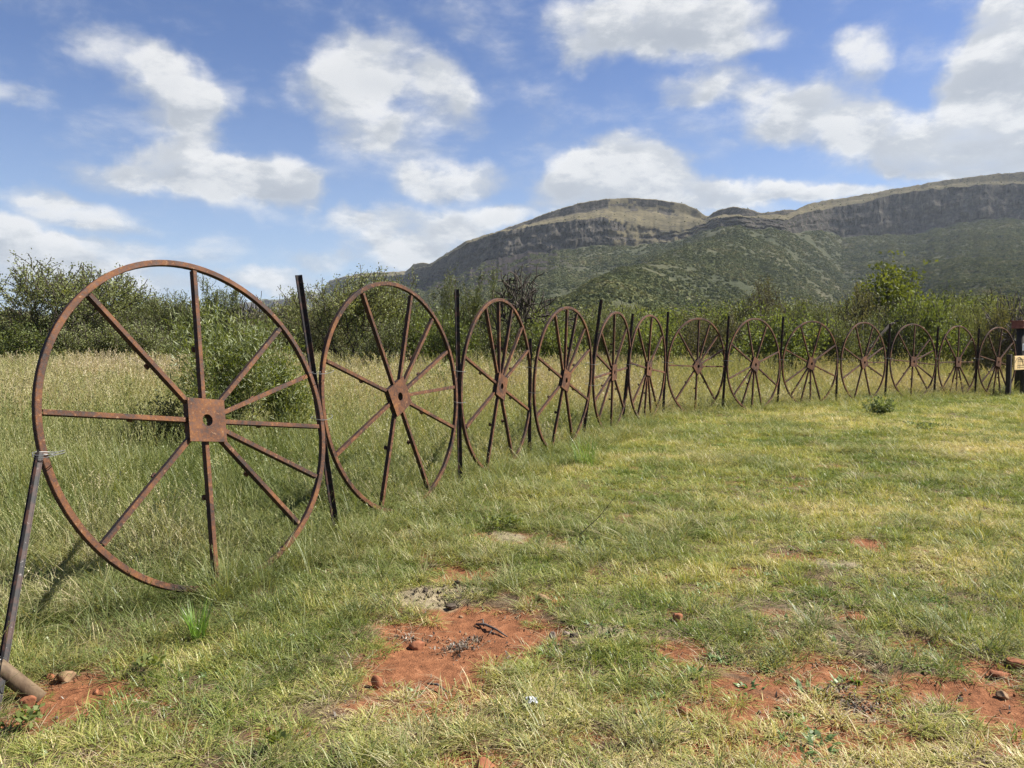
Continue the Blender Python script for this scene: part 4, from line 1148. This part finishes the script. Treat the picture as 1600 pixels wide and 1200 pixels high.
# ------------------------------------------------------------------ stones, clods, sticks
def stone_mesh(seed, size, m, rough=.22, sub=3, flat=1.0):
    import bmesh
    bm = bmesh.new(); bmesh.ops.create_icosphere(bm, subdivisions=sub, radius=1)
    r = random.Random(seed); off = r.uniform(0, 50)
    v = np.array([p.co[:] for p in bm.verts])
    n = fbm(v[:, 0] * 1.3 + off + v[:, 2] * .7, v[:, 1] * 1.3 - v[:, 2], seed, 4) - .5
    for _ in range(9):         # chop flat facets
        d = np.random.default_rng(seed * 7 + _).normal(size=3); d /= np.linalg.norm(d); c = r.uniform(.45, .80)
        k = v @ d; v = v - np.where(k > c, (k - c), 0)[:, None] * d
    v = v * (1 + n[:, None] * rough * 2) * np.array(size) * .5
    for p, q in zip(bm.verts, v): p.co = q
    me = bpy.data.meshes.new('stone'); bm.to_mesh(me); bm.free(); me.materials.append(m)
    me.polygons.foreach_set('use_smooth', np.full(len(me.polygons), True)); return me


STONES = [(103, 1054, 30, 17, M_stone_t, 'stone', 'smooth tan stone right of the weathered pole at lower left', 'stone'),
 (44, 1090, 28, 20, M_stone_o, 'stone', 'orange stone under the end of the weathered pole', 'stone'),
 (150, 1073, 11, 8, M_stone_o, 'stone', 'small orange stone on bare soil, right of the smooth tan one', 'stone'),
 (78, 1055, 14, 8, M_stone_o, 'stone', 'small dull orange stone touching the left side of the smooth tan one', 'stone'),
 (588, 1054, 20, 24, M_stone_o, 'stone', 'upright blocky orange stone at the left edge of the large bare soil patch', 'stone'),
 (652, 997, 26, 14, M_stone_o, 'stone', 'flat orange stone half sunk at the upper left of the large bare patch', 'stone'),
 (1058, 963, 22, 18, M_stone_o, 'stone', 'orange stone in grass above the pale ash patch, right of centre', 'stone'),
 (1339, 964, 34, 15, M_stone_o, 'stone', 'low wide orange stone in the grass at centre right', 'stone'),
 (1069, 1102, 26, 18, M_stone_o, 'stone', 'orange stone in grass at the lower right of centre', 'stone'),
 (996, 1110, 14, 10, M_stone_o, 'stone', 'small orange stone left of the lower centre orange stone', 'stone'),
 (762, 1192, 44, 22, M_stone_o, 'stone', 'broad orange stone cut by the bottom edge', 'stone'),
 (864, 986, 13, 12, M_stone_g, 'stone', 'small grey pink stone at the right tip of the large bare patch', 'stone'),
 (886, 985, 14, 8, M_stone_g, 'stone', 'flat little grey stone beside the grey pink one', 'stone'),
 (1568, 1080, 22, 15, M_stone_t, 'stone', 'pale stone with a dark left side on the bare strip at lower right', 'stone'),
 (1563, 1050, 34, 12, M_stone_o, 'stone', 'long orange stone lying slanted above the bare strip at right', 'stone'),
 (1588, 1036, 32, 15, M_stone_o, 'stone', 'orange brown slab at the right edge above the bare strip', 'stone'),
 (1413, 1122, 10, 11, M_stone_t, 'stone', 'small pinkish pebble in grass below the bare strip', 'stone'),
 (1500, 1086, 11, 9, M_stone_d, 'stone', 'small dark brown stone in the middle of the bare strip', 'stone'),
 (720, 952, 10, 5, M_stone_t, 'stone', 'little pale stone at the top right rim of the large bare patch', 'stone'),
 (728, 977, 6, 5, M_stone_t, 'stone', 'tiny pale pebble above the forked stick', 'stone'),
 (664, 926, 10, 8, M_stone_d, 'soil_clod', 'dark clod lying on the pale ash heap', 'clod'),
 (714, 912, 10, 7, M_stone_d, 'soil_clod', 'dark clod at the top of the pale ash heap', 'clod'),
 (732, 914, 8, 5, M_stone_d, 'soil_clod', 'small dark clod right of the one topping the ash heap', 'clod'),
 (704, 941, 18, 9, M_stone_d, 'soil_clod', 'largest dark clod where the ash heap meets the red soil', 'clod'),
 (898, 992, 16, 10, M_stone_d, 'soil_clod', 'dark clod left of the right-hand ash patch', 'clod'),
 (850, 927, 28, 13, M_stone_t, 'soil_clod', 'sandy brown earth clod in grass right of the ash heap', 'clod'),
 (875, 848, 28, 10, M_stone_t, 'soil_clod', 'sandy earth lump beside the forked sapling', 'clod')]
for k, (px, py, w_, h_, m, nm, lab, cat) in enumerate(STONES):
    c = gp(px, py + h_ * .35); d = c[1] * 1.06
    sx, sz = w_ * d / F, h_ * d / F
    me = stone_mesh(200 + k, (sx, sx * random.Random(k).uniform(.7, 1.0), sz * 1.25), m)
    o = obj(nm, me); z = gheight(np.array([c[0]]), np.array([c[1]]))[0]
    o.location = (c[0], c[1], z + sz * .27); o.rotation_euler = (0, 0, random.Random(k).uniform(-.3, .3)); tag(o, lab, cat)

# forked stick on the red soil
mb = MB(); a = gp(744, 966); b = gp(793, 988); a = np.array([a[0], a[1], .0]); b = np.array([b[0], b[1], .0])
mz = lambda p: np.array([p[0], p[1], gheight(np.array([p[0]]), np.array([p[1]]))[0] + .012])
mb.tube(np.array([mz(a), mz(a * .7 + b * .3) + [0, 0, .01], mz(a * .35 + b * .65) + [0, 0, .004], mz(b)]), [.006, .007, .006, .003], 7)
f0 = a * .75 + b * .25; mb.tube(np.array([mz(f0), mz(a + np.array([.035, .03, 0])) + [0, 0, .012], mz(a + np.array([.0, .035, 0])) + [0, 0, .005]]), [.005, .004, .002], 6)
f1 = a * .45 + b * .55; mb.tube(np.array([mz(f1), mz(f1 + np.array([-.02, -.05, 0]))]), [.004, .002], 6)
tag(mb.build('forked_stick', M_dead, None, True), 'dark forked stick lying on the large bare red patch', 'stick')
mb = MB(); a = gp(668, 1060); b = gp(700, 1073)
mb.tube(np.array([mz(a), mz((a + b) / 2) + [0, 0, .012], mz(b)]), [.005, .005, .003], 6)
tag(mb.build('short_stick', M_dead, None, True), 'short dark stick at the lower end of the large bare patch', 'stick')
# crumpled white scrap
r = np.random.default_rng(3); g = np.linspace(-1, 1, 9); X, Y = np.meshgrid(g, g)
c = gp(831, 1104); Z = np.abs(fbm(X * 2.2 + 5, Y * 2.2, 5, 3) - .5) * 2.0 + .15
V = np.stack([c[0] + X * .020 * (1 + .3 * r.random(X.shape)), c[1] + Y * .026, .02 + Z * .030], -1).reshape(-1, 3)
i = np.arange(8)[:, None] * 9 + np.arange(8)[None]; Fc = np.stack([i, i+1, i+10, i+9], -1).reshape(-1, 4); Fc = Fc[r.random(len(Fc)) > .22]
tag(obj('crumpled_scrap', mesh_np('crumpled_scrap', V, Fc, [M_paper])), 'small crumpled white scrap in the grass near the bottom centre', 'scrap')

# ------------------------------------------------------------------ grass
def blades(name, seed, m, n, length, width, radius, lean=(.2, .9), curl=1.0, segs=3, seed_head=0, head_len=.10, flat=0.0, brange=(0, 1), head_w=.006):
    r = np.random.default_rng(seed); V = []; Fq = []; Ft = []; al = []; br = []; nv = 0
    for k in range(n + seed_head):
        hd = k >= n
        L = r.uniform(*length) * (1.25 if hd else 1); a = r.uniform(0, 2 * pi); rr = radius * math.sqrt(r.random())
        p = np.array([cos(a) * rr, sin(a) * rr, -.008])
        a2 = a + r.normal(0, .9); ln = r.uniform(*lean) * (.45 if hd else 1)
        d = np.array([cos(a2) * sin(ln), sin(a2) * sin(ln), cos(ln)]); side = np.array([-sin(a2 + r.normal(0, .6)), cos(a2), 0]); side /= np.linalg.norm(side)
        w = width * r.uniform(.6, 1.3) * (.45 if hd else 1); cu = curl * r.uniform(.3, 1.3) * (.35 if hd else 1)
        b = r.uniform(*brange) if not hd else r.uniform(.55, .95)
        pts = [p]
        for s in range(segs):
            d = d + np.array([cos(a2) * .25 * cu, sin(a2) * .25 * cu, -.42 * cu * (s + 1) / segs]); d /= np.linalg.norm(d)
            q = pts[-1] + d * L / segs
            if q[2] < .004: q[2] = .004
            pts.append(q)
        for s, q in enumerate(pts):
            t = s / segs
            if s < segs or hd:
                ww = w * (1 - .55 * t); V += [q - side * ww / 2, q + side * ww / 2]; al += [t, t]; br += [b, b]
            else: V.append(q); al.append(1); br.append(b)
        for s in range(segs - (0 if hd else 1)): Fq.append((nv+2*s, nv+2*s+1, nv+2*s+3, nv+2*s+2))
        if not hd: Ft.append((nv+2*segs-2, nv+2*segs-1, nv+2*segs))
        nv = len(V)
        if hd:        # spikelets along the top
            q = pts[-1]
            for j in range(7):
                s0 = q - d * head_len * (j / 7.0) ; a3 = r.uniform(0, 6.28); o_ = np.array([cos(a3), sin(a3), .9]) * head_w * r.uniform(.8, 2.2)
                V += [s0, s0 + o_ + d * .012, s0 + d * .020]; al += [1, 1, 1]; br += [b, b, b]; Ft.append((nv, nv+1, nv+2)); nv += 3
    return mesh_np(name, V, [Fq, Ft] if len(Ft) else [Fq], [m], False, attrs={'along': al, 'brnd': br})


M_lawn = mat_leaf('lawn_blades', [(0.02, (0.0991, 0.1432, 0.0315)), (0.2, (0.1749, 0.2148, 0.0483)), (0.4, (0.274, 0.2919, 0.0756)), (0.58, (0.3731, 0.347, 0.1103)), (0.77, (0.4897, 0.4131, 0.189)), (1, (0.6063, 0.5067, 0.3045))],
                  .32, .02, .42, (0, .9), .28, root=((.30, .24, .12, 1), .30, .6))
M_tall = mat_leaf('tall_grass_blades', [(0.02, (0.0952, 0.1243, 0.0384)), (0.25, (0.168, 0.1946, 0.064)), (0.45, (0.2576, 0.2595, 0.1025)), (0.64, (0.3584, 0.3244, 0.1665)), (0.82, (0.42, 0.355, 0.225)), (1, (0.38, 0.31, 0.21))],
                  .34, .02, .45, (0, .35), .30, root=((.28, .22, .12, 1), .35, .7))
M_straw = mat_leaf('straw_blades', [(.0, (.15, .115, .062)), (.4, (.27, .21, .12)), (.8, (.40, .33, .21)), (1, (.50, .43, .29))], .15, .04, .5, (0, 1.5), .2)
M_litter = mat_leaf('leaf_litter', [(.0, (.045, .032, .024)), (.5, (.11, .082, .058)), (1, (.25, .20, .15))], .05, .03, .5, (0, 3), .3)
M_vivid = mat_leaf('fresh_grass_blades', [(.0, (.10, .20, .022)), (.5, (.17, .29, .035)), (1, (.28, .38, .06))], .42, .06, .4, (0, 2), .15)

lawn = [blades('lawn_tuft_%d' % k, 300 + k, M_lawn, 44, (.03, .080), .0038, .060, (.5, 1.45), 1.5) for k in range(7)]
lawn += [blades('lawn_tuft_up_%d' % k, 320 + k, M_lawn, 36, (.045, .115), .0036, .05, (.1, 1.0), 1.0) for k in range(5)]
mid = [blades('mid_tuft_%d' % k, 340 + k, M_tall, 34, (.16, .34), .0046, .06, (.05, .65), .8, 4, 1, .07) for k in range(6)]
tall = [blades('tall_tuft_%d' % k, 360 + k, M_tall, 30, (.30, .62), .0058, .09, (.03, .55), .75, 4, 2, .12, head_w=.004) for k in range(6)]
seedy = [blades('seed_tuft_%d' % k, 380 + k, M_tall, 16, (.45, .72), .0070, .14, (.02, .40), .6, 4, 16, .16, brange=(.5, 1), head_w=.012) for k in range(5)]
straw = [blades('straw_%d' % k, 400 + k, M_straw, 16, (.05, .16), .0030, .08, (1.25, 1.52), .15, 3) for k in range(5)]
LAWN, MID, TALL, SEED, STRAW = (list(range(0, 12)), list(range(12, 18)), list(range(18, 24)), list(range(24, 29)), list(range(29, 34)))
ALLP = lawn + mid + tall + seedy + straw


def grass():
    r = np.random.default_rng(21)
    out = {'lawn': [], 'tall': []}
    def field_pts(y0, y1, dens, marg=1.18, add=1.0):
        A = .5 * (y1 ** 2 - y0 ** 2) * 2 * .6656 * marg + 2 * add * (y1 - y0)
        n = int(A * dens); y = np.sqrt(r.random(n) * (y1 ** 2 - y0 ** 2) + y0 ** 2)
        x = (r.random(n) * 2 - 1) * (y * .6656 * marg + add); return x, y
    PX, PY, PI, PS, PT, PZ = [], [], [], [], [], []
    def put(x, y, ids, s, sz, t):
        n = len(x)
        if n == 0: return
        PX.append(x); PY.append(y); PI.append(np.array(ids)[r.integers(0, len(ids), n)]); PS.append(np.broadcast_to(s, n)); PZ.append(np.broadcast_to(sz, n)); PT.append(t)
    # ---- short grass
    for (y0, y1, dn, sc_) in ((1.9, 4.2, 430, .95), (4.2, 7.5, 330, 1.05), (7.5, 12, 210, 1.25), (12, 18, 120, 1.6), (18, 30, 60, 2.1)):
        x, y = field_pts(y0, y1, dn)
        sd = fence_sd(x, y); bare = np.clip(field(BARE, x, y, 21), 0, 1); ash = np.clip(field(ASH, x, y, 31), 0, 1)
        open_ = fbm(x * 2.0, y * 2.0, 55, 4); fine = fbm(x * 7, y * 7, 56, 3)
        cover = sstep(.34, .50, open_ * .5 + fine * .5 + .030 + .065 * sstep(4, 7, y) - .065 * sstep(.2, 1.6, x) * (1 - sstep(4.2, 5.2, y)))
        cover = np.maximum(cover, sstep(4.6, 7, y) * .85)
        pr = np.maximum(cover * (1 - bare), .05 * (bare < .97)) * (1 - ash) * np.where(sd > .5, .35, 1)
        k = r.random(len(x)) < pr; x, y, sd, op = x[k], y[k], sd[k], open_[k]
        pn = fbm(x * .45, y * .45, 61, 3); pn2 = fbm(x * 1.6, y * 1.6, 62, 3)
        t = (pn - .5) * .6 + (pn2 - .5) * .9 + (fbm(x * 6, y * 6, 57, 3) - .5) * -.35 + r.normal(0, .11, len(x)) + .045 + .06 * sstep(3, 8, y) + .05 * (1 - sstep(2.6, 3.6, y))
        hgt = (.30 + .45 * pn2 + .95 * fbm(x * 6, y * 6, 57, 3) ** 1.5 + .45 * sstep(-1.3, 0, sd)) * r.uniform(.75, 1.3, len(x))
        put(x, y, LAWN, sc_ * r.uniform(.8, 1.2, len(x)), hgt * sc_ ** .45, t)
    # ---- straw litter, flat
    for (y0, y1, dn) in ((1.9, 4.5, 130), (4.5, 8, 60)):
        x, y = field_pts(y0, y1, dn); bare = np.clip(field(BARE, x, y, 21), 0, 1); ash = np.clip(field(ASH, x, y, 31), 0, 1)
        k = r.random(len(x)) < (1 - .93 * bare) * (1 - ash); x, y = x[k], y[k]; put(x, y, STRAW, r.uniform(.6, 1.2, len(x)), 1.0, r.uniform(0, .4, len(x)))
    # ---- clumps of mid grass on the lawn side, more towards the wheels
    for (y0, y1, dn, sc_) in ((2.0, 5.5, 70, .8), (5.5, 10, 55, 1.0), (10, 20, 26, 1.25), (20, 30, 14, 1.5)):
        x, y = field_pts(y0, y1, dn); sd = fence_sd(x, y)
        bare = np.clip(field(BARE, x, y, 21), 0, 1); ash = np.clip(field(ASH, x, y, 31), 0, 1)
        cl = fbm(x * 1.1, y * 1.1, 71, 3)
        # the strip left of the big bare patch is unmown
        left = sstep(.9, -.6, x - (y - 3.2) * .05) * sstep(2.9, 3.7, y)
        pr = np.clip(sstep(-1.15, -.1, sd) * .95 + left * .6 + sstep(.52, .66, cl) * .5 + .03, 0, 1) * (1 - np.clip(bare * 1.3, 0, 1)) * (1 - ash)
        pr = np.where(sd > .4, .5, pr)
        k = r.random(len(x)) < pr; x, y, sd = x[k], y[k], sd[k]
        t = (fbm(x * .5, y * .5, 63, 3) - .5) * .8 + r.normal(0, .10, len(x)) + .02
        put(x, y, MID, sc_ * r.uniform(.8, 1.2, len(x)), r.uniform(.45, .95, len(x)) * (.62 + .38 * sstep(-.8, .6, sd)) * sc_ ** .3, t)
    # ---- taller tufts right at the feet of the wheels
    for (y0, y1, dn, sc_) in ((3.0, 7, 60, .75), (7, 14, 40, .9), (14, 26, 20, 1.1)):
        x, y = field_pts(y0, y1, dn); sd = fence_sd(x, y); k = (sd > -.55) & (sd < .15) & (r.random(len(x)) < .15 + .75 * sstep(.38, .6, fbm(x * 1.7, y * 1.7, 88, 3)))
        x, y = x[k], y[k]; put(x, y, TALL, sc_ * r.uniform(.7, 1.1, len(x)), r.uniform(.35, .62, len(x)), r.normal(.0, .12, len(x)))
    # ---- tall grass behind the wheels
    for (y0, y1, dn, sc_) in ((2.2, 6, 130, .8), (6, 10, 95, .95), (10, 16, 52, 1.15), (16, 26, 28, 1.6), (26, 46, 13, 2.4)):
        x, y = field_pts(y0, y1, dn); sd = fence_sd(x, y); k = sd > .02
        x, y, sd = x[k], y[k], sd[k]; pr = .35 + .65 * sstep(0, .9, sd); pn = fbm(x * .30, y * .30, 81, 3)
        pr = pr * (.20 + 1.3 * sstep(.3, .62, pn * .5 + fbm(x * 1.3, y * 1.3, 84, 3) * .5)); k = r.random(len(x)) < pr; x, y, sd, pn = x[k], y[k], sd[k], pn[k]
        dry = sstep(6, 22, y + 2.5 * (pn - .5)); t = (fbm(x * .4, y * .4, 83, 3) - .5) * .9 + r.normal(0, .10, len(x)) + .03 + .23 * dry
        pm = fbm(x * 1.3, y * 1.3, 84, 3); h = (.40 + .50 * sstep(.1, 3.5, sd)) * r.uniform(.65, 1.2, len(x)) * (.45 + 1.15 * (pn * .4 + pm * .6)); t = t + (pm - .5) * .35
        isseed = r.random(len(x)) < (.03 + .50 * dry)
        for m_, ids in ((~isseed, TALL), (isseed, SEED)):
            put(x[m_], y[m_], ids, (sc_ * r.uniform(.8, 1.2, len(x)))[m_], (h * (.95 + .15 * dry) * sc_ ** .12)[m_], t[m_])
    X, Y, I, S, Z, T = map(np.concatenate, (PX, PY, PI, PS, PZ, PT))
    H = gheight(X, Y); n = len(X)
    for sel, nm, lb in ((I < 12, 'lawn_grass', 'short patchy green grass of the clearing'), ((I >= 12) & (I < 29), 'tall_grass', 'taller tawny green grass with seed heads around and behind the wheels'), (I >= 29, 'dry_straw', 'flat dry straw lying between the grass tufts')):
        off = {'lawn_grass': 0, 'tall_grass': 12, 'dry_straw': 29}[nm]; hi = {'lawn_grass': 12, 'tall_grass': 29, 'dry_straw': 34}[nm]
        k = int(sel.sum())
        rot = np.stack([r.normal(0, .06, k), r.normal(0, .06, k), r.random(k) * 6.28], -1)
        scatter(nm, lb, np.stack([X, Y, H], -1)[sel], rot, np.stack([S, S, Z], -1)[sel], I[sel] - off, ALLP[off:hi], T[sel])
    print('grass instances', n)


grass()

# single fresh tufts that stand out
for k, (px, py, w_, h_, lab) in enumerate([(915, 728, 34, 50, 'bright fresh green tuft of upright grass in front of the fourth wheel'),
        (310, 1000, 16, 70, 'fresh green grass blades below the nearest wheel\'s lower rim')]):
    c = gp(px, py); d = c[1]
    me = blades('fresh_tuft', 500 + k, M_vivid, 60, (h_ * d / F * .8, h_ * d / F * 1.15), .0055, w_ * d / F * .5, (.02, .32), .35, 4)
    o = obj('fresh_grass_tuft', me); o.location = (c[0], c[1], gheight(np.array([c[0]]), np.array([c[1]]))[0]); tag(o, lab, 'grass tuft')
c = gp(1010, 858); me = blades('wide_tuft', 520, M_vivid, 70, (.20, .34), .0040, .07, (.25, 1.0), .8, 4)
me.materials[0] = M_herb
o = obj('arching_grass_tuft', me); o.location = (c[0], c[1], 0); tag(o, 'pale arching grass tuft spreading wide, right of the long dark twig', 'grass tuft')


# little broad-leaved weeds nobody would count
def weeds():
    r = np.random.default_rng(91)
    pr = [blades('weed_%d' % k, 700 + k, M_weed, 16, (.018, .048), .014, .035, (.5, 1.4), .6, 2) for k in range(4)]
    n = 3200; y = np.sqrt(r.random(n) * (13 ** 2 - 4) + 4); x = (r.random(n) * 2 - 1) * y * .75
    k = (fbm(x * .9, y * .9, 93, 3) > .50) & (field(BARE, x, y, 21) < .7) & (fence_sd(x, y) < .6); x, y = x[k], y[k]; n = len(x)
    s = r.uniform(.7, 1.6, n)
    scatter('small_weeds', 'small broad-leaved weeds scattered through the short grass', np.stack([x, y, gheight(x, y)], -1), np.stack([r.normal(0, .1, n), r.normal(0, .1, n), r.random(n) * 6], -1), s, r.integers(0, 4, n), pr, r.random(n) * .35)


M_weed = mat_leaf('weed_leaves', [(.0, (.06, .11, .03)), (.5, (.12, .20, .05)), (1, (.26, .32, .13))], .35, .04, .5, (0, 2), .2)
weeds()


# crumbs, pebbles and leaf litter
def litter():
    r = np.random.default_rng(33)
    def around(px, py, rx, ry, n):
        q = r.normal(0, .5, (n, 2)); P = np.array([gp(px + a * rx, py + b * ry) for a, b in q]); return P
    peb = [stone_mesh(600 + k, (1, .85, .6), [M_stone_o, M_stone_g, M_stone_d][k % 3], .25, 2) for k in range(6)]
    n = 5200; y = 2.2 + r.random(n) * 5; x = (r.random(n) * 2 - 1) * y * .72
    b = np.clip(field(BARE, x, y, 21), 0, 1); a = np.clip(field(ASH, x, y, 31), 0, 1); k = r.random(n) < .12 + .8 * b + a; x, y = x[k], y[k]
    s = np.minimum(r.lognormal(-5.1, .5, len(x)), .022)
    scatter('pebbles', 'small pebbles and soil crumbs on the bare patches', np.stack([x, y, gheight(x, y) + s * .2], -1), r.random((len(x), 3)) * 6, s, r.integers(0, 6, len(x)), peb)
    P = np.concatenate([around(675, 930, 50, 14, 240), around(725, 914, 40, 10, 110), around(965, 990, 50, 12, 130)])
    cl = [stone_mesh(620 + k, (1, .9, .8), M_ashc if k else M_stone_d, .35, 2) for k in range(4)]
    s = np.minimum(r.lognormal(-4.65, .45, len(P)), .028)
    scatter('ash_crumbs', 'pale and dark crumbs of the ash heaps', np.stack([P[:, 0], P[:, 1], gheight(P[:, 0], P[:, 1]) + s * .25], -1), r.random((len(P), 3)) * 6, s, r.integers(0, 4, len(P)), cl)
    lf = [blades('dead_leaf_%d' % k, 640 + k, M_litter, 3, (.012, .030), .009, .02, (.9, 1.5), .4, 2) for k in range(4)]
    P = np.concatenate([around(710, 1003, 32, 12, 60), around(740, 993, 26, 10, 40), around(1345, 1098, 55, 22, 130), around(1300, 1080, 30, 14, 40), around(640, 990, 45, 14, 40),
                        around(1440, 895, 60, 22, 60), around(1380, 905, 60, 20, 50), around(900, 1020, 60, 20, 50), around(1560, 1020, 40, 20, 40),
                        np.stack([(r.random(500) * 2 - 1) * 2.6, 2.3 + r.random(500) * 3.6], -1)])
    scatter('dead_leaves', 'scattered curled dead leaves on the ground', np.stack([P[:, 0], P[:, 1], gheight(P[:, 0], P[:, 1]) + .004], -1), np.stack([r.normal(0, .3, len(P)), r.normal(0, .3, len(P)), r.random(len(P)) * 6], -1), r.uniform(.7, 1.3, len(P)), r.integers(0, 4, len(P)), lf, r.random(len(P)) * .6)


M_ashc = mat_plain('ash_crumb', (.10, .078, .050), (.33, .275, .17), 30, .95, .1, .6)
litter()

# dry brush at the foot of the twelfth wheel
wm, _ = grow_tree(seed=77, H=.55, W=2.0, stems=9, levels=4, up=-.02, spread=80, m_bark=M_dead, kids=3, twist=.7, dead=True, thick=.8)
b = at(1478, 560, 21.9); o = obj('brush_heap', wm); o.location = (b[0], 21.9, -.05); tag(o, 'low tangle of dry grey brushwood at the foot of the twelfth wheel', 'brushwood')

# ------------------------------------------------------------------ air
if HAZE:
    top_ = float(MG[..., 2].max()) + 6
    mb = MB(); mb.box((2500, 4200, (top_ - 22) / 2), (16000, 21000, top_ + 22))
    m, t = mat('haze_air'); o_ = t.n('ShaderNodeOutputMaterial')
    v = t.n('ShaderNodeVolumePrincipled', {'Color': (.80, .89, 1.0, 1), 'Density': HAZE, 'Anisotropy': .2})
    t.nt.links.new(v.outputs[0], o_.inputs['Volume'])
    tag(mb.build('haze', m), kind='stuff')
